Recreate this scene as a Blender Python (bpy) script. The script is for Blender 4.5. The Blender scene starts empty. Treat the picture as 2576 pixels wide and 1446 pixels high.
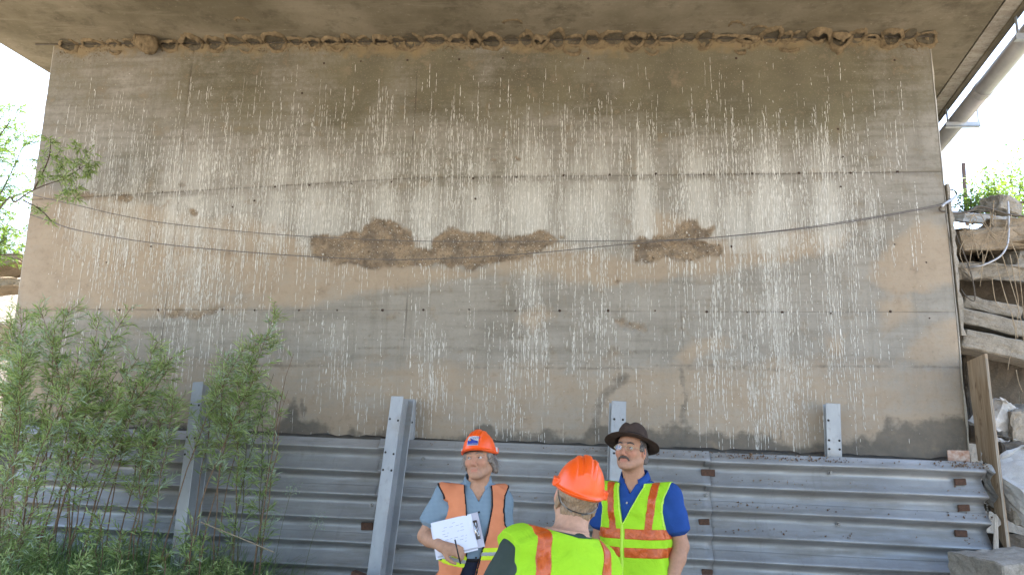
import bpy, bmesh, math, random
import numpy as np
from mathutils import Vector, Matrix, noise as mnoise
rnd = random.Random(7); npr = np.random.RandomState(11)
S = bpy.context.scene
COL = S.collection
R_ = math.radians
# ------------------------------------------------------------------ camera, sky, sun, exposure
F_PX = 2003.0; CX, CY = 1288.0, 723.0          # photograph measured on a 2576 x 1446 copy
CAM = Vector((0.0, -7.0, 1.65))
CAMROT = (Matrix.Rotation(R_(5.0), 3, 'Z') @ Matrix.Rotation(R_(90 + 11.7), 3, 'X') @ Matrix.Rotation(0.0165, 3, 'Z'))
cd = bpy.data.cameras.new('camera'); cd.lens = 28.0; cd.sensor_width = 36.0; cd.clip_end = 2000
cam = bpy.data.objects.new('camera', cd); COL.objects.link(cam)
cam.matrix_world = Matrix.Translation(CAM) @ CAMROT.to_4x4()
S.camera = cam
W = bpy.data.worlds.new('World'); S.world = W; W.use_nodes = True
wn = W.node_tree; bg = wn.nodes['Background']
sky = wn.nodes.new('ShaderNodeTexSky'); sky.sky_type = 'NISHITA'; sky.sun_disc = False
SUN_EL, SUN_AZ = R_(64), (-0.27, 0.96)           # towards the sun: behind the abutment and a little to the left
sky.sun_elevation = SUN_EL; sky.sun_rotation = math.atan2(SUN_AZ[0], SUN_AZ[1])
sky.dust_density = 2.0; sky.air_density = 1.0
wn.links.new(sky.outputs[0], bg.inputs[0]); bg.inputs[1].default_value = 0.15
sl = bpy.data.lights.new('sun', 'SUN'); sl.energy = 4.0; sl.angle = R_(0.53); sl.color = (1, 0.95, 0.87)
sun = bpy.data.objects.new('sun', sl); COL.objects.link(sun)
n_ = math.hypot(*SUN_AZ)
sv = Vector((SUN_AZ[0] / n_ * math.cos(SUN_EL), SUN_AZ[1] / n_ * math.cos(SUN_EL), math.sin(SUN_EL)))
sun.rotation_euler = sv.to_track_quat('Z', 'Y').to_euler(); sun.location = (-6, 12, 20)
S.view_settings.view_transform = 'Standard'; S.view_settings.look = 'None'
S.view_settings.exposure = 2.60; S.view_settings.gamma = 1.0; S.view_settings.use_curve_mapping = False
S.cycles.max_bounces = 7; S.cycles.diffuse_bounces = 5; S.cycles.glossy_bounces = 4; S.cycles.transparent_max_bounces = 8
S.cycles.use_denoising = True; S.cycles.sample_clamp_indirect = 8

# ------------------------------------------------------------------ survey helpers
def ray(px, py):
    return CAMROT @ Vector(((px - CX) / F_PX, -(py - CY) / F_PX, -1.0))
def P(px, py, Y=0.0):                            # point of the vertical plane y = Y seen at photo position
    d = ray(px, py); t = (Y - CAM.y) / d.y
    return CAM + d * t
CRI = np.array(CAMROT.inverted())
def to_photo(X, Y, Z):
    q = [CRI[i, 0] * (X - CAM.x) + CRI[i, 1] * (Y - CAM.y) + CRI[i, 2] * (Z - CAM.z) for i in range(3)]
    return CX + F_PX * q[0] / -q[2], CY - F_PX * q[1] / -q[2]

# ------------------------------------------------------------------ object helpers
def link(o, parent=None, label=None, cat=None, group=None, kind=None):
    COL.objects.link(o)
    if parent is not None: o.parent = parent
    if label: o['label'] = label
    if cat: o['category'] = cat
    if group: o['group'] = group
    if kind or cat: o['kind'] = kind or 'thing'
    return o
def empty(name, loc, label=None, cat=None, group=None, rotz=0.0):
    o = bpy.data.objects.new(name, None); o.location = loc; o.rotation_euler = (0, 0, rotz); o.empty_display_size = 0.1
    return link(o, None, label, cat, group)
def npmesh(name, V, Fq, mats=None, smooth=True, attrs=None):
    V = np.asarray(V, np.float32).reshape(-1, 3); Fq = np.asarray(Fq, np.int32)
    me = bpy.data.meshes.new(name); k = Fq.shape[1]
    me.vertices.add(len(V)); me.vertices.foreach_set('co', V.ravel())
    me.loops.add(Fq.size); me.loops.foreach_set('vertex_index', Fq.ravel())
    me.polygons.add(len(Fq)); me.polygons.foreach_set('loop_start', np.arange(0, Fq.size, k, dtype=np.int32))
    if smooth: me.polygons.foreach_set('use_smooth', np.ones(len(Fq), bool))
    for an, av in (attrs or {}).items():
        av = np.asarray(av, np.float32)
        if av.ndim == 1:
            a = me.attributes.new(an, 'FLOAT', 'POINT'); a.data.foreach_set('value', av)
        else:
            a = me.attributes.new(an, 'FLOAT_COLOR', 'POINT')
            a.data.foreach_set('color', np.concatenate([av, np.ones((len(av), 1), np.float32)], 1).ravel())
    if mats: me.materials.append(mats)
    me.update(calc_edges=True); me.validate()
    return me
def ob(name, me, parent=None, **kw):
    return link(bpy.data.objects.new(name, me), parent, **kw)
def child(o): o.matrix_parent_inverse = o.parent.matrix_basis.inverted(); return o
class MB:
    """collects verts and polygons for one mesh"""
    def __init__(s): s.v = []; s.f = []
    def add(s, vs, fs):
        b = len(s.v); s.v += [tuple(p) for p in vs]; s.f += [tuple(b + i for i in f) for f in fs]
    def box(s, c, d, rot=None):
        vs = []
        for x in (-.5, .5):
            for y in (-.5, .5):
                for z in (-.5, .5):
                    p = Vector((x * d[0], y * d[1], z * d[2]))
                    if rot is not None: p = rot @ p
                    vs.append(p + Vector(c))
        s.add(vs, [(0, 1, 3, 2), (4, 6, 7, 5), (0, 4, 5, 1), (2, 3, 7, 6), (0, 2, 6, 4), (1, 5, 7, 3)])
    def tube(s, pts, r, n=6, cap=True):
        pts = [Vector(p) for p in pts]; m = len(pts); rings = []
        up = Vector((0, 0, 1)); prev = None
        for i, p in enumerate(pts):
            t = (pts[min(i + 1, m - 1)] - pts[max(i - 1, 0)]); t = t.normalized() if t.length > 1e-9 else up
            if prev is None:
                a = t.cross(up) if abs(t.z) < .9 else t.cross(Vector((1, 0, 0)))
            else:
                a = prev - t * prev.dot(t)
            a.normalize(); prev = a; b = t.cross(a)
            rr = r(i / max(1, m - 1)) if callable(r) else r
            rings.append([p + (a * math.cos(2 * math.pi * k / n) + b * math.sin(2 * math.pi * k / n)) * rr for k in range(n)])
        vs = [q for R in rings for q in R]; fs = []
        for i in range(m - 1):
            for k in range(n):
                fs.append((i * n + k, i * n + (k + 1) % n, (i + 1) * n + (k + 1) % n, (i + 1) * n + k))
        if cap: fs += [tuple(range(n - 1, -1, -1)), tuple((m - 1) * n + k for k in range(n))]
        s.add(vs, fs)
    def mesh(s, name, mat=None, smooth=False):
        me = bpy.data.meshes.new(name); me.from_pydata(s.v, [], s.f)
        if smooth: me.polygons.foreach_set('use_smooth', [True] * len(me.polygons))
        if mat: me.materials.append(mat)
        me.update(); return me
    def build(s, name, mat, parent=None, smooth=False, **kw):
        return ob(name, s.mesh(name, mat, smooth), parent, **kw)
def bevel(o, w=0.004, seg=2):
    m = o.modifiers.new('bevel', 'BEVEL'); m.width = w; m.segments = seg; m.limit_method = 'ANGLE'; m.angle_limit = R_(35)
    return o
def spline(pts, n=8):
    pts = [Vector(p) for p in pts]; out = []
    for i in range(len(pts) - 1):
        p0 = pts[max(i - 1, 0)]; p1 = pts[i]; p2 = pts[i + 1]; p3 = pts[min(i + 2, len(pts) - 1)]
        for k in range(n):
            t = k / n
            out.append(0.5 * ((2 * p1) + (p2 - p0) * t + (2 * p0 - 5 * p1 + 4 * p2 - p3) * t * t + (3 * p1 - p0 - 3 * p2 + p3) * t ** 3))
    return out + [pts[-1]]

# ------------------------------------------------------------------ numpy noise
_NT = {}
def vnoise(x, y, seed=0):
    if seed not in _NT: _NT[seed] = np.random.RandomState(seed).rand(256, 256).astype(np.float32)
    T = _NT[seed]
    xi = np.floor(x).astype(int); yi = np.floor(y).astype(int); fx = x - xi; fy = y - yi
    fx = fx * fx * (3 - 2 * fx); fy = fy * fy * (3 - 2 * fy)
    a = T[xi & 255, yi & 255]; b = T[(xi + 1) & 255, yi & 255]; c = T[xi & 255, (yi + 1) & 255]; d = T[(xi + 1) & 255, (yi + 1) & 255]
    return (a * (1 - fx) + b * fx) * (1 - fy) + (c * (1 - fx) + d * fx) * fy
def fbm(x, y, seed=0, oct=4):
    s = 0; a = .5; t = 0
    for i in range(oct):
        s = s + a * vnoise(x * 2 ** i, y * 2 ** i, seed + i); t += a; a *= .5
    return s / t
def sstep(a, b, x):
    t = np.clip((x - a) / (b - a), 0, 1); return t * t * (3 - 2 * t)
def poly_sd(x, y, pts):                          # signed distance, negative inside
    d = np.full(x.shape, 1e9); ins = np.zeros(x.shape, bool); n = len(pts)
    for i in range(n):
        ax, ay = pts[i]; bx, by = pts[(i + 1) % n]
        ex, ey = bx - ax, by - ay; wx, wy = x - ax, y - ay
        t = np.clip((wx * ex + wy * ey) / (ex * ex + ey * ey), 0, 1)
        d = np.minimum(d, (wx - ex * t) ** 2 + (wy - ey * t) ** 2)
        c = ((ay <= y) & (by > y)) | ((by <= y) & (ay > y))
        if by != ay: ins ^= c & (x < ax + (y - ay) * ex / ey)
    d = np.sqrt(d); return np.where(ins, -d, d)

# ------------------------------------------------------------------ materials
class NT:
    def __init__(s, name):
        s.m = bpy.data.materials.new(name); s.m.use_nodes = True; s.t = s.m.node_tree
        s.b = s.t.nodes['Principled BSDF']; s.out = s.t.nodes['Material Output']
    def n(s, typ, **kw):
        o = s.t.nodes.new(typ)
        for k, v in kw.items(): setattr(o, k, v)
        return o
    def l(s, a, b): s.t.links.new(a, b)
    def coord(s, scale=(1, 1, 1), kind='Object', loc=(0, 0, 0)):
        tc = s.n('ShaderNodeTexCoord'); mp = s.n('ShaderNodeMapping'); mp.inputs['Scale'].default_value = scale; mp.inputs['Location'].default_value = loc
        s.l(tc.outputs[kind], mp.inputs[0]); return mp.outputs[0]
    def noise(s, scale=5, detail=6, vec=None, rough=.6, dist=0.0):
        o = s.n('ShaderNodeTexNoise'); o.inputs['Scale'].default_value = scale; o.inputs['Detail'].default_value = detail
        o.inputs['Roughness'].default_value = rough; o.inputs['Distortion'].default_value = dist
        if vec is not None: s.l(vec, o.inputs['Vector'])
        return o.outputs['Fac']
    def ramp(s, fac, stops):
        o = s.n('ShaderNodeValToRGB'); e = o.color_ramp.elements
        while len(e) > 1: e.remove(e[0])
        for i, (p, c) in enumerate(stops):
            q = e[0] if i == 0 else e.new(p)
            q.position = p; q.color = (c, c, c, 1) if isinstance(c, (int, float)) else (*c, 1)
        s.l(fac, o.inputs[0]); return o.outputs[0]
    def mix(s, fac, a, b, blend='MIX'):
        o = s.n('ShaderNodeMix', data_type='RGBA', blend_type=blend)
        if isinstance(fac, (int, float)): o.inputs[0].default_value = fac
        else: s.l(fac, o.inputs[0])
        for v, i in ((a, 6), (b, 7)):
            if isinstance(v, tuple): o.inputs[i].default_value = (*v, 1)
            else: s.l(v, o.inputs[i])
        return o.outputs[2]
    def math(s, op, a, b=0.0, clamp=False):
        o = s.n('ShaderNodeMath', operation=op); o.use_clamp = clamp
        for v, i in ((a, 0), (b, 1)):
            if isinstance(v, (int, float)): o.inputs[i].default_value = v
            else: s.l(v, o.inputs[i])
        return o.outputs[0]
    def attr(s, name, col=False):
        o = s.n('ShaderNodeAttribute'); o.attribute_name = name; return o.outputs['Color' if col else 'Fac']
    def set(s, col=None, rough=.8, metal=0.0, spec=.3):
        if isinstance(col, tuple): s.b.inputs['Base Color'].default_value = (*col, 1)
        elif col is not None: s.l(col, s.b.inputs['Base Color'])
        if isinstance(rough, (int, float)): s.b.inputs['Roughness'].default_value = rough
        else: s.l(rough, s.b.inputs['Roughness'])
        s.b.inputs['Metallic'].default_value = metal; s.b.inputs['Specular IOR Level'].default_value = spec
        return s
    def bump(s, h, dist=.01, strength=.6):
        o = s.n('ShaderNodeBump'); o.inputs['Strength'].default_value = strength; o.inputs['Distance'].default_value = dist
        s.l(h, o.inputs['Height']); s.l(o.outputs[0], s.b.inputs['Normal']); return s
def simple(name, a, b=None, scale=8, rough=.8, metal=0.0, spec=.3, bump=0.0, detail=6, stretch=(1, 1, 1), kind='Object', bs=None):
    t = NT(name); b = b or tuple(c * .7 for c in a)
    v = t.coord(stretch, kind); f = t.noise(scale, detail, v)
    t.set(t.mix(t.ramp(f, [(.3, 0.0), (.7, 1.0)]), b, a), rough, metal, spec)
    if bump: t.bump(t.noise(bs or scale * 4, 8, v), bump, .7)
    return t.m
def leafmat(name, a, b, trans=.35):
    t = NT(name); oi = t.n('ShaderNodeObjectInfo'); g = t.n('ShaderNodeNewGeometry')
    f = t.math('FRACT', t.math('ADD', g.outputs['Random Per Island'], 0.0))
    c = t.mix(f, a, b); t.set(c, .5, 0, .4)
    tr = t.n('ShaderNodeBsdfTranslucent'); t.l(t.mix(.5, c, (.25, .4, .05)), tr.inputs[0])
    ms = t.n('ShaderNodeMixShader'); ms.inputs[0].default_value = trans
    t.l(t.b.outputs[0], ms.inputs[1]); t.l(tr.outputs[0], ms.inputs[2]); t.l(ms.outputs[0], t.out.inputs[0])
    return t.m
# ================================================================== SETTING
XL, XR = -5.33, 3.213                              # abutment wall ends
SX, SZ0 = -0.0206, 5.52                            # soffit: z = SZ0 + SX * x
def soff(x): return SZ0 + SX * x
SKEW = 0.125                                       # the bridge crosses the wall at a slight skew
RAIL_Y = lambda x: -0.125 - 0.009 * (x + 5.0)        # front valley line of the stacked rails
RAIL_TOP = lambda x: 1.735 - 0.0225 * (x + 1.2)

def ground_h(x, y):
    under = 0.03 * (fbm(x * .9 + 40, y * .9 + 40, 3) - .5) * 2
    left = .50 * sstep(-1.6, -3.6, x) * sstep(-3.6, -1.6, y)
    right = .40 * sstep(3.0, 4.6, x) * sstep(-3.0, -.6, y)
    bank = 4.15 * sstep(-.2, 4.2, y + .45 * (fbm(x * .5 + 9, y * .5 + 9, 5) - .5))
    side = np.maximum(sstep(3.15, 3.9, x), sstep(-5.2, -5.7, x))
    mid = 5.0 * sstep(.45, 2.0, y)
    b = bank * side + mid * (1 - side)
    far = 2.0 * sstep(12, 70, np.hypot(x, y)) * (fbm(x * .05 + 50, y * .05 + 50, 8) - .3)
    return under + np.maximum(np.maximum(left, right), b) + far + .10 * side * sstep(.3, 2, y) * (fbm(x * 2.5 + 30, y * 2.5 + 30, 15) - .5) * 4
gx = np.concatenate([np.linspace(-300, -16, 30), np.linspace(-15.5, 14, 190), np.linspace(15, 300, 30)])
gy = np.concatenate([np.linspace(-300, -16, 26), np.linspace(-15.5, 14, 190), np.linspace(15, 300, 30)])
GX, GY = np.meshgrid(gx, gy, indexing='ij'); GZ = ground_h(GX, GY)
nx, ny = len(gx), len(gy); I = np.arange(nx * ny).reshape(nx, ny)
quads = np.stack([I[:-1, :-1], I[1:, :-1], I[1:, 1:], I[:-1, 1:]], -1).reshape(-1, 4)
t = NT('soil'); v = t.coord((1, 1, 1))
n1 = t.noise(.8, 8, v); n2 = t.noise(14, 8, v)
c = t.mix(t.ramp(n1, [(.35, 0.0), (.65, 1.0)]), (.36, .31, .245), (.27, .235, .185))
c = t.mix(t.ramp(n2, [(.45, 0.0), (.75, .7)]), c, (.44, .40, .33))
t.set(c, .95, 0, .15); t.bump(t.noise(30, 10, v), .03, .8)
M_SOIL = t.m
ob('ground', npmesh('ground', np.stack([GX, GY, GZ], -1), quads, M_SOIL), kind='structure')

# ------------------------------------------------------------------ concrete materials
def concrete(name, a, b, dirt=(.12, .10, .07), dirt_amt=.5, grain=30, scale=2.0, bump=.006, stretch=(1, 1, 1)):
    t = NT(name); v = t.coord(stretch); v1 = t.coord()
    n1 = t.noise(scale, 8, v); n2 = t.noise(scale * 5, 8, v1); n3 = t.noise(grain * 4, 4, v1)
    c = t.mix(t.ramp(n1, [(.3, 0.0), (.7, 1.0)]), b, a)
    c = t.mix(t.ramp(n2, [(.5, 0.0), (.72, dirt_amt)]), c, dirt)
    c = t.mix(t.ramp(n3, [(.45, 0.0), (.7, .25)]), c, tuple(min(1, q * 1.7) for q in a))
    t.set(c, .92, 0, .2); t.bump(t.noise(grain, 10, v1), bump, .8)
    return t.m
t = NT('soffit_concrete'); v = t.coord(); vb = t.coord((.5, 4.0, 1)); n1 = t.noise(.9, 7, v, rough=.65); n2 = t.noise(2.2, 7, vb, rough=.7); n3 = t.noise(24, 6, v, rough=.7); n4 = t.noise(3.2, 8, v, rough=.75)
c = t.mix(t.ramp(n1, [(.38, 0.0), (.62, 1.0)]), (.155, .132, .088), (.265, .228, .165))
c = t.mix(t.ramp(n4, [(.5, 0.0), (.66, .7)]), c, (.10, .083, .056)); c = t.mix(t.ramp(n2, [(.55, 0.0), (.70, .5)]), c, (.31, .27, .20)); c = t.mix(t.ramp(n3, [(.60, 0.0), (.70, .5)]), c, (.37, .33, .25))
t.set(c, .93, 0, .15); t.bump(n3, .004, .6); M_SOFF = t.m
M_EDGE = concrete('pale_edge_concrete', (.46, .43, .37), (.34, .31, .26), dirt_amt=.35, scale=3)
M_RUB = concrete('rubble_concrete', (.34, .305, .255), (.20, .175, .14), dirt_amt=.65, scale=4, bump=.012, grain=22)
M_RUBT = concrete('tan_rubble', (.36, .29, .21), (.21, .168, .12), dirt_amt=.6, scale=4, bump=.012, grain=22)
M_RUBP = concrete('pale_rubble', (.52, .50, .47), (.40, .38, .35), dirt_amt=.18, scale=3, bump=.006, grain=40)
M_RUBD = concrete('dark_rubble_and_gap_shade', (.13, .11, .09), (.07, .06, .048), dirt_amt=.5, scale=4, bump=.016, grain=18)  # dark chunks and seams; also stands in for shade in the rubble gaps

# ------------------------------------------------------------------ abutment wall
HX = 0.0125
wx = np.arange(XL + .012, XR - .012 + 1e-6, HX); wz = np.concatenate([np.linspace(-.3, 1.2, 16)[:-1], np.arange(1.2, 5.66, HX)])
wX, wZ = np.meshgrid(wx, wz, indexing='ij')
wZ = np.minimum(wZ, soff(wX) + .03)
px, py = to_photo(wX, 0.0, wZ)                    # survey position of every wall point on the photograph's sheet
wpx = px + 26 * (fbm(wX * 4, wZ * 4, 21) - .5); wpy = py + 22 * (fbm(wX * 4, wZ * 4, 31) - .5)
HONEY = [[(985, 645), (1040, 630), (1120, 626), (1135, 662), (1060, 668), (1000, 670)],
         [(785, 640), (790, 602), (850, 595), (910, 580), (945, 550), (985, 550), (1010, 575), (1035, 590), (1040, 640), (1050, 662), (960, 668), (880, 660), (830, 656)],
         [(1040, 648), (1090, 622), (1110, 595), (1140, 580), (1160, 592), (1200, 590), (1260, 595), (1330, 600), (1345, 582), (1368, 588), (1390, 610), (1350, 635), (1290, 650), (1250, 658), (1190, 670), (1130, 660), (1060, 663)],
         [(1592, 612), (1640, 602), (1690, 592), (1715, 562), (1745, 560), (1762, 580), (1792, 572), (1780, 592), (1752, 606), (1803, 622), (1805, 636), (1740, 656), (1680, 652), (1600, 657)],
         [(415, 797), (450, 780), (500, 785), (558, 766), (565, 773), (510, 795), (440, 803)],
         [(1545, 806), (1570, 808), (1620, 820), (1625, 831), (1590, 828), (1555, 818)]]
SPOTS = [(222, 497, 13), (312, 500, 12), (460, 467, 7), (1352, 592, 12), (1408, 596, 7), (490, 535, 9), (1240, 405, 5), (1300, 400, 5), (1560, 705, 6), (1140, 585, 14), (1728, 565, 15), (2300, 720, 5), (870, 1180, 9)]
hon = np.zeros_like(wX); hwx = wpx + 16 * (fbm(wX * 16, wZ * 16, 23) - .5); hwy = wpy + 18 * (fbm(wX * 13, wZ * 13, 33) - .5)
for k, pl in enumerate(HONEY):
    sd = poly_sd(hwx, hwy, pl); hon = np.maximum(hon, sstep(10, -4, sd) * (1.0 if k < 4 else .6))
for (sx_, sy_, r_) in SPOTS:
    sd = np.hypot((wpx - sx_) / 1.3, wpy - sy_) - r_; hon = np.maximum(hon, .55 * sstep(3, -4, sd))
# tan silt left by high water
TAN = [[(60, 485), (200, 488), (300, 500), (480, 545), (650, 545), (700, 560), (790, 640), (1050, 668), (1200, 672), (1400, 610), (1600, 655), (1800, 640), (1960, 560), (2130, 600), (2080, 640), (1800, 690), (1500, 720), (1300, 690), (1000, 720), (800, 770), (400, 800), (40, 800)],
       [(1590, 655), (1600, 560), (1620, 520), (1700, 540), (1790, 570), (1860, 640), (1790, 700), (1650, 690)],
       [(2210, 640), (2300, 560), (2400, 560), (2410, 710), (2330, 740), (2240, 740), (2180, 700)],
       [(2260, 900), (2300, 860), (2370, 800), (2420, 790), (2430, 925), (2330, 920)],
       [(1690, 900), (1740, 860), (1800, 840), (1850, 870), (1790, 890), (1730, 920)],
       [(2200, 750), (2300, 740), (2310, 800), (2230, 830)], [(1260, 800), (1360, 770), (1400, 800), (1340, 830)],
       [(2080, 850), (2130, 840), (2120, 880), (2080, 890)]]
mud = np.zeros_like(wX)
for pl in TAN: mud = np.maximum(mud, sstep(20, -24, poly_sd(wpx, wpy, pl)))
mud = np.maximum(mud, .72 * sstep(860, 960, wpy + 40 * (fbm(wX * 1.2, wZ * 5, 41) - .5)))
mud *= .6 + .8 * (fbm(wX * 2.2, wZ * 3.2, 45) - .1)
mud -= .5 * sstep(.52, .72, fbm(wX * 1.5 + 7, wZ * 1.8, 51)) * sstep(690, 760, py) * sstep(930, 840, py)
# dark wet grout at the foot
base_line = np.interp(px, [0, 300, 700, 735, 760, 820, 1100, 1180, 1215, 1250, 1450, 1500, 1560, 1600, 1700, 1760, 1880, 1990, 2100, 2190, 2230, 2300, 2330, 2400, 2450],
                      [1060, 1062, 1075, 1010, 1060, 1082, 1100, 1085, 1055, 1085, 1095, 1070, 1060, 1085, 1060, 1080, 1085, 1110, 1110, 1095, 1065, 1070, 1055, 1035, 1040])
wet = sstep(-22, 26, py - base_line + 60 * (fbm(wX * 7, wZ * 5, 61) - .5))
for path, w_ in (([(1575, 948), (1535, 972), (1505, 1020), (1495, 1075), (1480, 1120)], 20), ([(1712, 935), (1725, 1000), (1722, 1050), (1745, 1090)], 11), ([(745, 1000), (752, 1060)], 9), ([(765, 1005), (772, 1070)], 8), ([(1960, 1120), (1955, 1060)], 5)):
    dd = np.full_like(wX, 1e9)
    for (a, b) in zip(path[:-1], path[1:]):
        ex, ey = b[0] - a[0], b[1] - a[1]; tt = np.clip(((wpx - a[0]) * ex + (wpy - a[1]) * ey) / (ex * ex + ey * ey), 0, 1)
        dd = np.minimum(dd, np.hypot(wpx - a[0] - ex * tt, wpy - a[1] - ey * tt))
    wet = np.maximum(wet, sstep(w_ * 1.5, w_ * .1, dd + 14 * (fbm(wX * 14, wZ * 14, 63) - .5)) * .62)
ring = np.abs(np.hypot((wpx - 1830) / 70, (wpy - 880) / 45) - 1)
wet = np.maximum(wet, .45 * sstep(.25, .05, ring) * sstep(1740, 1800, wpx))
# dark tide lines
for yy, amp in ((917, .55), (925, .5), (880, .25), (945, .2), (985, .18)):
    yl = yy + (px - 1288) * .007 + 10 * (fbm(wX * .8, wZ * 0 + yy, 71) - .5)
    wet = np.maximum(wet, amp * np.exp(-((py - yl) / 5) ** 2) * sstep(.35, .6, fbm(wX * 1.3 + yy, wZ * 2, 75)))
olive = sstep(430, 240, wpy + 120 * (fbm(wX * .8, wZ * .8, 81) - .5)) * (.55 + .45 * sstep(.3, .6, fbm(wX * 1.1, wZ * .8, 85)))
olive *= .45 + .55 * sstep(150, 900, px) * sstep(2420, 2050, px + 80 * (fbm(wX, wZ, 87) - .5))
olive = np.maximum(olive, .35 * sstep(.5, .7, fbm(wX * 1.4, wZ * 1.4, 89)) * sstep(560, 430, py))
nestmud = sstep(.0, .26, .20 - (soff(wX) - wZ) + .26 * (fbm(wX * 5, wZ * 5, 91) - .4) + .10 * (fbm(wX * 22, wZ * 22, 93) - .5)) * (soff(wX) - wZ < .6)
# form-board joints and the tie holes along them
L1 = lambda x: np.interp(x, [-5.3, -4.035, -1.52, 2.79, 3.3], [3.985, 4.04, 4.157, 4.15, 4.15])
line = np.exp(-((wZ - L1(wX)) / .010) ** 2) + .8 * np.exp(-((wZ - (2.892 - .002 * wX)) / .009) ** 2)
for xj, a0, a1 in ((-3.84, 2.2, 5.5), (-1.58, 2.3, 5.6), (.885, 1.7, 5.6)):
    xw = xj + .012 * np.sin(wZ * 3.1 + xj)
    line = np.maximum(line, np.exp(-((wX - xw) / .009) ** 2) * (.45 + .55 * sstep(.4, .6, fbm(wX * 2, wZ * 2.5, 95))) * sstep(a0, a0 + .1, wZ))
line *= .5 + .8 * fbm(wX * 3, wZ * 3, 97)
# droppings wash density
cols = [(180, 25, .5), (215, 30, .9), (270, 25, .8), (330, 40, .9), (440, 40, 1.1), (500, 45, 1.3), (560, 30, .9), (610, 30, .8), (690, 40, .8), (790, 45, .9), (850, 35, .8), (960, 45, .8), (1080, 40, 1.2), (1130, 30, .9),
        (1200, 45, 1.1), (1335, 60, 1.5), (1440, 45, 1.0), (1500, 50, 1.0), (1620, 28, 1.3), (1760, 50, 1.2), (1850, 45, 1.1), (1940, 60, 1.5), (2080, 40, 1.3), (2195, 22, .6)]
def col_density(x):
    d = np.zeros_like(x)
    for c_, s_, a_ in cols: d = np.maximum(d, a_ * np.exp(-((x - c_) / s_) ** 2))
    return .38 + .62 * d
def vert_density(x, y):
    top = np.interp(y, [140, 200, 250, 300, 380, 430, 460, 520, 590, 640], [0.008, .035, .09, .19, .42, .60, .60, .82, .75, .40])
    left = np.interp(y, [640, 700, 780, 900, 1000], [.55, .45, .28, .12, .02]) * np.exp(-((x - 500) / 120) ** 2) + np.interp(y, [640, 700, 800], [.35, .25, 0]) * np.exp(-((x - 230) / 60) ** 2)
    low = np.zeros_like(x)
    for c_, s_, y0, y1, a_ in ((1335, 55, 660, 960, .30), (1380, 70, 660, 760, .28), (1500, 80, 650, 950, .22), (1940, 95, 640, 1090, .34), (1840, 80, 640, 1000, .30), (2090, 60, 640, 950, .26), (850, 35, 780, 1000, .3), (910, 25, 900, 1060, .25), (690, 25, 780, 930, .25), (1085, 40, 790, 1050, .28), (2160, 35, 650, 1060, .2), (620, 30, 660, 900, .15), (1250, 40, 800, 1100, .16), (1300, 20, 960, 1100, .2), (2060, 20, 800, 960, .25)):
        low = np.maximum(low, a_ * np.exp(-((x - c_) / s_) ** 2) * sstep(y0 - 30, y0 + 40, y) * sstep(y1 + 30, y1 - 90, y))
    lower = np.where(y < 640, 0, left + low + .03)
    return np.where(y < 640, top, lower)
def drop_density(x, y):
    xs = x + (y - 500) * np.clip((1288 - x) / 9000, -.15, .15)       # plumb columns
    d = col_density(xs) * vert_density(x, y) * sstep(110, 200, x) * sstep(2340, 2180, x)
    j1 = np.interp(x, [300, 400, 1050, 2250], [488, 484, 446, 433])
    return d * (1 - .6 * np.exp(-((y - j1 - 6) / 9) ** 2))
wash = drop_density(px, py) * (.5 + .9 * fbm(wX * 5, wZ * 1.2, 99)) * (1 - .75 * hon)
rough = (fbm(wX * 42, wZ * 42, 103) - .5) * 2 + (fbm(wX * 16, wZ * 16, 105) - .5) * 2
depth = hon * (0.018 + .022 * rough + .012 * (fbm(wX * 5, wZ * 5, 113) - .4)) + .008 * line + .004 * (fbm(wX * 2, wZ * 2, 107) - .5) - .010 * nestmud * fbm(wX * 30, wZ * 30, 109) + .002 * wet * rough
depth += .012 * sstep(XR - .05, XR - .0, wX) * fbm(wX * 9, wZ * 9, 111) * sstep(3.0, 2.2, wZ) * 3
depth += .006 * sstep(.5, .8, fbm(wX * 9, wZ * 1.1, 115)) * wash
wV = np.stack([wX, depth, wZ], -1)
nx, ny = wX.shape; I = np.arange(nx * ny).reshape(nx, ny)
wq = np.stack([I[:-1, :-1], I[1:, :-1], I[1:, 1:], I[:-1, 1:]], -1).reshape(-1, 4)
t = NT('stained_abutment_concrete'); v = t.coord(); vh = t.coord((.7, 1, 9)); vv = t.coord((85, 85, 2.4)); vs = t.coord((3, 3, .8))
n1 = t.noise(1.6, 8, v); nf = t.noise(26, 8, v); nm = t.noise(5, 9, v, rough=.68); nh = t.noise(1.6, 7, vh); nv = t.noise(1.4, 5, vv); nvs = t.noise(1.2, 6, vs)
nmx = t.math('ADD', t.math('MULTIPLY', nm, .5), t.math('ADD', t.math('MULTIPLY', nf, .25), t.math('MULTIPLY', nh, .25)))
def edge(a, amp, lo, hi, nz=nm):
    return t.ramp(t.math('ADD', t.attr(a), t.math('MULTIPLY', t.math('SUBTRACT', nz, .5), amp)), [(lo, 0.0), (hi, 1.0)])
c = t.mix(t.ramp(n1, [(.35, 0.0), (.65, 1.0)]), (.315, .290, .250), (.235, .215, .182))
c = t.mix(t.ramp(t.noise(4.5, 8, t.coord((1, 1, 1), loc=(5, 3, 1)), rough=.7), [(.42, 0.0), (.68, .55)]), c, (.355, .325, .28))
c = t.mix(t.ramp(nh, [(.47, 0.0), (.66, .5)]), c, (.17, .152, .127))
c = t.mix(t.math('MULTIPLY', edge('olive', 2.6, .08, .85, nmx), .83), c, t.mix(t.ramp(n1, [(.4, 0.0), (.6, 1.0)]), (.095, .083, .046), (.15, .132, .078)))
c = t.mix(t.ramp(t.noise(1.0, 6, t.coord((9, 9, .5)), rough=.7), [(.52, 0.0), (.72, .38)]), c, (.13, .115, .085))
c = t.mix(t.ramp(t.noise(70, 3, v), [(.60, 0.0), (.68, .5)]), c, (.40, .35, .27))
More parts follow.
